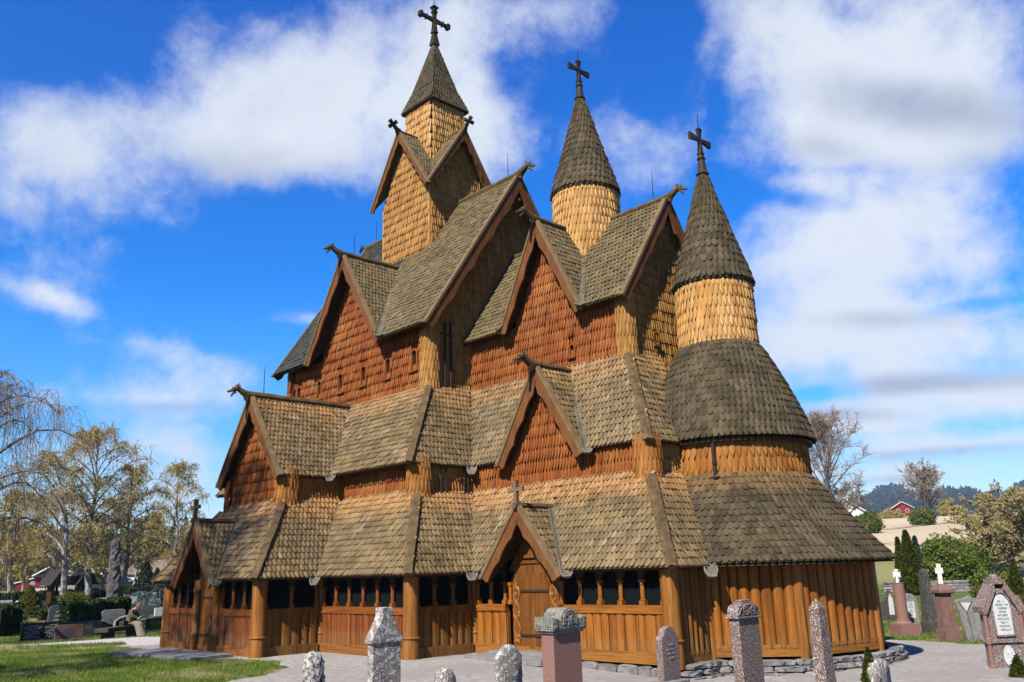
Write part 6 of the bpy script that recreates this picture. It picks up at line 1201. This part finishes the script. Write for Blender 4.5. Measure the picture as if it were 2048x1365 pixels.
# ------------------------------------------------------------------ buildings on the left
def house(x, y, L, Wd, h, rh, label, wall='redpaint', roofm='tiler', rot=0, name='house', base=.0, wins=(), z=None, trim=True, cat='house', ch=False):
    """gabled house; gable end on local +x, length L along x, width Wd along y"""
    z = gz(x, y)-.3 if z is None else z; e = empty(name, (x, y, z), label, cat); e.rotation_euler[2] = rad(rot); a, b = L/2, Wd/2
    mb = MB(); mb.prism([P3(a, -b, base), P3(a, b, base), P3(a, b, h), P3(a, 0, h+rh), P3(a, -b, h)], (-L, 0, 0)); w = mb.build('wall', wall, e)
    if base: mb = MB(); mb.box((-a, -b, -.5), (a+.03, b, base)); mb.build('foundation', 'whitepaint', e)
    o_ = .5; sl_ = rh/b
    for s_ in (-1, 1):
        mb = MB(); q = [P3(a+o_, s_*(b+o_), h-o_*sl_+.05), P3(a+o_, 0, h+rh+.05), P3(-a-o_, 0, h+rh+.05), P3(-a-o_, s_*(b+o_), h-o_*sl_+.05)]; q = q if s_ > 0 else q[::-1]; mb.prism(q, (0, 0, .16)); r = mb.build('roof', roofm, e)
        if trim: mb = MB(); mb.tube([q[0] if s_ > 0 else q[3], q[1] if s_ > 0 else q[2]], .16, 4); mb.build('verge_board', 'whitepaint', r)
    if ch: mb = MB(); mb.box((-.5, -.4, h+rh*.6), (.5, .4, h+rh+1.0)); mb.build('chimney', 'whitepaint' if ch == 2 else 'brownstone', r)
    for (side, p, zc, ww, wh) in wins:
        f = MB(); g_ = MB()
        if side == 'x': lo, hi = (a, p-ww/2, zc-wh/2), (a+.08, p+ww/2, zc+wh/2); f.box(lo, hi); g_.box((a+.08, p-ww/2+.12, zc-wh/2+.12), (a+.10, p+ww/2-.12, zc+wh/2-.12))
        else: sg = 1 if side == 'y' else -1; f.box((p-ww/2, min(sg*b, sg*(b+.08)), zc-wh/2), (p+ww/2, max(sg*b, sg*(b+.08)), zc+wh/2)); g_.box((p-ww/2+.12, min(sg*(b+.08), sg*(b+.1)), zc-wh/2+.12), (p+ww/2-.12, max(sg*(b+.08), sg*(b+.1)), zc+wh/2-.12))
        fo = f.build('window', 'whitepaint', w); g_.build('pane', 'glass', fo)
    return e
x, y = pol(108, 190); hb = house(x, y, 8, 6.4, 2.6, 1.9, 'small red barn with white trim before the spring wood', wins=(('x', -1.6, 2.3, 1.0, .9), ('x', 1.4, 2.5, 1.0, .9), ('x', -1.7, 1.0, .9, .8), ('x', 1.6, 1.2, .9, .8)), roofm='tile', rot=-18, z=gz(x, y)+.9, name='barn', cat='barn', base=.25)
mb = MB(); mb.box((3.98, -3.3, 2.35), (4.1, 3.3, 2.5)); mb.build('trim_board', 'whitepaint', hb); mb = MB(); mb.prism([P3(4.0, -6.2, 0), P3(4.0, -3.2, 0), P3(4.0, -3.2, 2.0), P3(4.0, -6.2, 1.2)], (-5, 0, 0)); mb.build('lean_to', 'redpaint', hb); mb = MB(); mb.tube([P3(4.1, -6.5, 1.2), P3(4.1, -3.1, 2.1)], .13, 4); mb.build('verge_board', 'whitepaint', hb)
x, y = pol(190, 175); house(x, y, 9, 7, 2.6, 2.0, 'pale grey house glimpsed between the birch trunks', 'greystone', 'tile', rot=10, wins=(('x', 0, 1.8, 1.4, 1.2),))
x, y = pol(272, 190); house(x, y, 12, 10, 3.2, 2.4, 'white house half hidden by blossom and the dark spruce', 'whitepaint', 'tile', rot=5, wins=(('x', -2.5, 1.8, 1.3, 1.3), ('x', 2.5, 1.8, 1.3, 1.3)), ch=2)
x, y = pol(322, 180); house(x, y, 12, 9, 3.6, 2.2, 'white house with a tall window left of the gallery roof', 'whitepaint', 'tile', rot=20, wins=(('x', -2, 2.0, 2.2, 1.8), ('x', 2, 2.0, 2.2, 1.8)))
x, y = pol(290, 140); z = gz(x, y); e = empty('long_fence', (x, y, z), 'long dark blue-grey board fence before the white houses', 'fence'); e.rotation_euler[2] = rad(YAW+35+8)
mb = MB(); mb.box((-9.5, -.1, 0), (9.5, .1, 1.9)); mb.build('boards', 'bluegrey', e); mb = MB(); mb.box((-9.6, -.16, 1.9), (9.6, .16, 1.98)); mb.build('capping', 'bluegrey', e)
x, y = pol(63, 170); e = empty('road_sign', (x, y, gz(x, y)), 'small round white road sign by the far road', 'sign'); mb = MB(); mb.tube([(0, 0, 0), (0, 0, 2.0)], .05, 6); mb.build('post', 'greystone', e); mb = MB(); mb.lathe((0, 0, 0), [(0, 0), (.38, 0), (.38, .05), (0, .05)], 16); o = mb.build('disc', 'whitepaint', e); o.location = (.06, 0, 2.1); o.rotation_euler[1] = rad(90)
x, y = pol(90, 112); e = empty('street_lamp', (x, y, gz(x, y)), 'thin dark lamp post before the red barn', 'street lamp'); mb = MB(); mb.tube([(0, 0, 0), (0, 0, 3.6)], .05, 6); mb.build('post', 'iron', e); mb = MB(); mb.lathe((0, 0, 3.6), [(.05, 0), (.18, .1), (.14, .3), (0, .38)], 8); mb.build('lantern', 'iron', e)
def ribbon_ground(name, pts, w, mat, dz=.05):
    p = np.array(pts, float); P = []
    for a, b in zip(p[:-1], p[1:]):
        m = max(2, int(np.linalg.norm(b-a)/3)); P += [a+(b-a)*k/m for k in range(m)]
    P = np.array(P+[p[-1]]); t = np.gradient(P, axis=0); t /= np.linalg.norm(t, axis=1)[:, None]; nn = np.stack([-t[:, 1], t[:, 0]], 1); V = []
    for k in (-1, -.33, .33, 1): q = P+nn*w/2*k; V.append(np.stack([q[:, 0], q[:, 1], terrain(q[:, 0], q[:, 1])+dz], 1))
    V = np.stack(V, 1).reshape(-1, 3); n = len(P); i = (np.arange(n-1)[:, None]*4+np.arange(3)[None]).ravel(); mb = MB(); mb.add(V, np.stack([i, i+1, i+5, i+4], 1)); o = mb.build(name, mat); tag(o, kind='structure'); return o
ribbon_ground('road', [pol(-60, 118), pol(40, 124), pol(100, 130), pol(200, 138)], 4.5, 'path', .08)
# ------------------------------------------------------------------ right hand background
x, y = pol(1804, 62); evergreen(x, y, hgt(1804, 62, 1072), .5, 'slim rust-edged cypress, the left one of the pair', 'cypress', 'cypress', 7000, .09, 11, .75, cat='tree', group='pair of cypresses beyond the apse')
x, y = pol(1822, 60); evergreen(x, y, hgt(1822, 60, 1058), .82, 'taller green cypress, the right one of the pair', 'cypress', 'cypress', 13000, .09, 12, .75, cat='tree', group='pair of cypresses beyond the apse')
x, y = pol(1839, 64); evergreen(x, y, hgt(1839, 64, 1070), .62, 'thin dark spruce right of the cypresses', 'spruce', 'spruce_tree', 5000, .10, 13, .75, 12, cat='tree')
x, y = pol(1882, 74); bush(x, y, 2.1, 1.9, 1.9, 'rounded bright green bush behind the white-cross pillar', 'bushleaf', 9000, .13, 14, z=gz(x, y)+.2); x, y = pol(1918, 76); bush(x, y, 1.9, 1.7, 2.0, 'taller green bush right of the rounded one', 'bushleaf', 9000, .13, 15)
SG = 'budding sallows behind the boundary wall'
for i, (u, d, vt, sp_, lb) in enumerate(((1985, 84, 1050, 2.9, 'yellow-brown budding tree, left of the sallow row'), (2028, 86, 1005, 3.8, 'tallest olive-brown budding tree at the right edge'), (2066, 80, 1015, 3.8, 'budding tree with dark twisting trunk cut by the right edge'), (1960, 92, 1095, 2.4, 'pale budding tree behind the green bushes'))):
    x, y = pol(u, d); tree(x, y, hgt(u, d, vt), sp_, 70+i, lb, 'bark', 'sallow', 'sallow_tree', 26, 9, 9, .022, 3, .10, t0=.12, rad0=.22, droop=.3, shape='round', group=SG)
x, y = pol(1968, 76); bush(x, y, 1.9, 1.7, 1.0, 'dark spiky spruce bush below the sallows', 'spruce', 5000, .12, 16, twig=False); x, y = pol(1985, 56); bush(x, y, 1.3, 1.1, .75, 'light green shrub left of the tall red monument', 'bushleaf', 4500, .09, 17)
x, y = pol(2028, 50); evergreen(x, y, 1.9, .45, 'small slim cypress behind the right-hand stones', 'cypress', 'cypress', 3500, .07, 18, .6); x, y = pol(2024, 44); bush(x, y, .7, .6, .35, 'low yellow shrub among the right-hand stones', 'yewtip', 2500, .05, 19, cat='shrub')
x, y = pol(1716, 17.2); evergreen(x, y, .74, .21, 'little bronze-green conical evergreen in the gravel foreground', 'cypress', 'conical_evergreen', 3200, .028, 20, .8); x, y = pol(2004, 19.6); evergreen(x, y, .42, .20, 'little bronze-green evergreen at the foot of the red monument', 'cypress', 'conical_evergreen', 3000, .028, 21, .8)
# boundary wall
def drywall(p0, p1, h, w, label, seed=0):
    p0 = np.array(p0, float); p1 = np.array(p1, float); L = np.linalg.norm(p1-p0); c = (p0+p1)/2; e = empty('stone_wall', (c[0], c[1], 0), label, 'wall'); R_ = np.random.default_rng(seed); mb = MB(); d = np.array([*(p1-p0)/L, 0]); nn = np.array([-d[1], d[0], 0]); 
    rows = 4
    for r in range(rows):
        x = 0
        while x < L:
            wd = .4+R_.random()*.7; q = p0+(p1-p0)*(x/L); z = gz(*q)-.05+r*h/rows; lo = np.array([x+.01, -w/2+R_.normal(0, .03), z]); hi = np.array([x+wd, w/2+R_.normal(0, .03), z+h/rows*(.9+.12*R_.random())]); A_ = np.array([d, nn, (0, 0, 1.)]); mb.box(lo, hi, A_, (p0[0]-c[0], p0[1]-c[1], 0)); x += wd
    o = mb.build('stones', 'stone', e); bevel(o, .04, 1); return e
drywall(pol(1768, 72), pol(2120, 66), .8, .6, 'low grey dry-stone wall round the churchyard on the right', 4)
# houses and trees on the hill
x, y = pol(1818, 335); e = house(x, y, 10, 6.6, 4.4, 1.9, 'red timber house with pale basement on the hill crest', 'redpaint', 'tiler', rot=-58, base=1.5, wins=(('x', -1.3, 3.4, 1.1, 1.2), ('x', 1.5, 3.4, 1.1, 1.2), ('-y', -2, 3.3, 1.8, 1.2), ('-y', 2.4, 3.3, 1.2, 1.2)), ch=1, z=gz(x, y)+.1)
mb = MB(); mb.box((-3, -4.6, 1.5), (4, -3.3, 1.7)); mb.build('balcony', 'redpaint', e)
x, y = pol(1706, 215); e = house(x, y, 12, 9, 6.3, 3.2, 'white house with red annex rising behind the apse roof', 'whitepaint', 'tile', rot=-60, wins=(('x', 1.8, 4.6, 1.4, 1.5), ('x', 2.6, 2.0, 1.2, 1.4)), ch=2, z=hgt(1706, 215, 1003)+gz(x, y)-9.5)
mb = MB(); mb.box((6.02, -3.4, 0), (7.6, .6, 3.0)); mb.build('annex', 'redpaint', e); mb = MB(); mb.prism([P3(7.8, -3.7, 3.0), P3(7.8, .9, 3.0), P3(7.8, -1.4, 4.1)], (-1.75, 0, 0)); mb.build('annex_roof', 'tiler', e)
x, y = pol(1668, 118); tree(x, y, hgt(1668, 118, 850), 7.0, 81, 'tall bare tree with upswept limbs behind the apse roof', 'greybark', 'sallow', 'bare_tree', 40, 11, 11, .024, 0, .09, t0=.16, rad0=.38, droop=-.2, up=1.1, shape='oval'); x, y = pol(1700, 122); tree(x, y, hgt(1700, 122, 985), 4.5, 82, 'low spreading bare tree beside the white house', 'bark', 'sallow', 'bare_tree', 20, 8, 8, .028, 1, .1, t0=.2, rad0=.25, droop=0)
x, y = pol(1872, 310); tree(x, y, hgt(1872, 310, 955), 8.5, 83, 'bare round-crowned tree on the hill crest, left trunk of two', 'bark', 'sallow', 'bare_tree', 30, 10, 9, .06, 0, .1, t0=.28, rad0=.42, droop=-.2, up=1.0, shape='round', group='pair of bare trees on the crest'); x, y = pol(1884, 312); tree(x, y, hgt(1884, 312, 962), 8.0, 84, 'bare round-crowned tree on the hill crest, right trunk of two', 'bark', 'sallow', 'bare_tree', 30, 10, 9, .06, 0, .1, t0=.28, rad0=.42, droop=-.2, up=1.0, shape='round', group='pair of bare trees on the crest')
x, y = pol(1912, 300); tree(x, y, hgt(1912, 300, 1005), 3.4, 85, 'small yellowish tree right of the bare pair on the crest', 'bark', 'sallow', 'young_tree', 18, 7, 7, .06, 4, .3, t0=.3, rad0=.2, droop=0); x, y = pol(1924, 285); bush(x, y, 4, 3, 1.6, 'brown scrub on the field edge below the crest', 'sallow', 2500, .3, 30)
x, y = pol(1864, 200); bush(x, y, 2.6, 2.2, 1.9, 'lone green bush standing in the pale field', 'bushleaf', 3500, .22, 31); x, y = pol(1748, 170); bush(x, y, 2.6, 2.2, 2.0, 'olive bush at the edge of the apse roof', 'bushleaf', 5000, .24, 32)
for i, (u, d, sx, sz, lb) in enumerate(((1796, 330, 4.5, 2.2, 'brown bush left of the red house'), (1857, 325, 3.2, 1.3, 'round green bush right of the red house'), (1848, 328, 2.0, 1.1, 'small green bush close to the red house wall'))): x, y = pol(u, d); bush(x, y, sx, sx*.8, sz, lb, 'bushleaf' if i else 'sallow', 2500, .3, 33+i)
wood('ridge_conifers', 1500, (1560, 2200), (1500, 2900), (9, 15), 'conifer', 7, 'dark conifer forest covering the distant ridge', 14, 5.0, 1.0)
wood('lower_wood', 220, (1640, 1960), (520, 900), (6, 10), 'forest', 8, 'brown and dark green trees behind the crest of the field', 60, 1.6, .3)
hb_ = MB(); hb_.box((-9500, -6000, -30), (3500, 9500, 232)); hz_ = hb_.build('haze', 'whitepaint'); hz_.data.materials.clear()
hm = bpy.data.materials.new('pale_haze'); hm.use_nodes = True; nt = hm.node_tree; nt.nodes.clear(); pv = nt.nodes.new('ShaderNodeVolumePrincipled'); pv.inputs['Color'].default_value = (.62, .78, 1, 1); pv.inputs['Density'].default_value = 1.1e-4; pv.inputs['Anisotropy'].default_value = .2
om = nt.nodes.new('ShaderNodeOutputMaterial'); nt.links.new(pv.outputs[0], om.inputs['Volume']); hz_.data.materials.append(hm); tag(hz_, 'thin pale blue haze in front of the far hills', 'haze', kind='stuff')
ribbon_ground('field_track', [pol(1700, 176), pol(1800, 186), pol(1900, 205), pol(2000, 240), pol(2100, 280)], 1.3, 'fieldedge', .2)
# ------------------------------------------------------------------ grass
def grass(name, n, region, label, h=(.04, .10), w=.012, seed=0, avoid=True):
    R_ = np.random.default_rng(seed); P = np.array(region, float); lo, hi = P.min(0), P.max(0); q = lo+(hi-lo)*R_.random((n, 2)); q = q[inpoly(q[:, 0], q[:, 1], P)]
    if avoid: G_ = np.array(GRAVEL); k = inpoly(q[:, 0], q[:, 1], G_); k |= inpoly(q[:, 0], q[:, 1], np.array(PATH)); k |= (q[:, 1] > GA-.2) & (abs(q[:, 0]) < GX1+.2); q = q[~k]
    m = len(q); z = terrain(q[:, 0], q[:, 1]); a = R_.random(m)*2*np.pi; hh = h[0]+(h[1]-h[0])*R_.random(m); d = np.stack([np.cos(a), np.sin(a), 0*a], 1)*w; b = np.stack([q[:, 0], q[:, 1], z-.01], 1); ln = R_.normal(0, .35, (m, 2))*hh[:, None]; t = b+np.concatenate([ln, hh[:, None]], 1)
    mb = MB(); mb.add(np.stack([b-d, b+d, t], 1).reshape(-1, 3), np.arange(m*3).reshape(-1, 3)); o = mb.build(name, 'grass'); tag(o, label, 'grass', kind='stuff')
PATH = [(-4.5, -7.6), (-5.5, -9.0), (-7.6, -8.4), (-9.9, -11.2), (-12.6, -16.5), (-14.0, -20), (-16.2, -19.5), (-14.6, -15.6), (-11.9, -10.4), (-9.9, -6.5), (-7.5, -6.2)]
grass('lawn_grass', 190000, [(9, -18), (9, -9), (2, -8.5), (-6, -7.5), (-12, -19), (-2, -19)], 'short spring grass on the lawn south of the nave', seed=1)
grass('churchyard_grass', 130000, [(-4, -6), (-12, -2), (-24, 2), (-28, -8), (-22, -18), (-10, -17)], 'short spring grass between path and headstones', (.05, .12), .02, 2)
grass('far_lawn_grass', 110000, [(11, 4), (20, 3), (26, -2), (27, 8), (20, 26), (6, 26), (9, 9)], 'short spring grass round the monuments beyond the apse', (.05, .12), .02, 3)
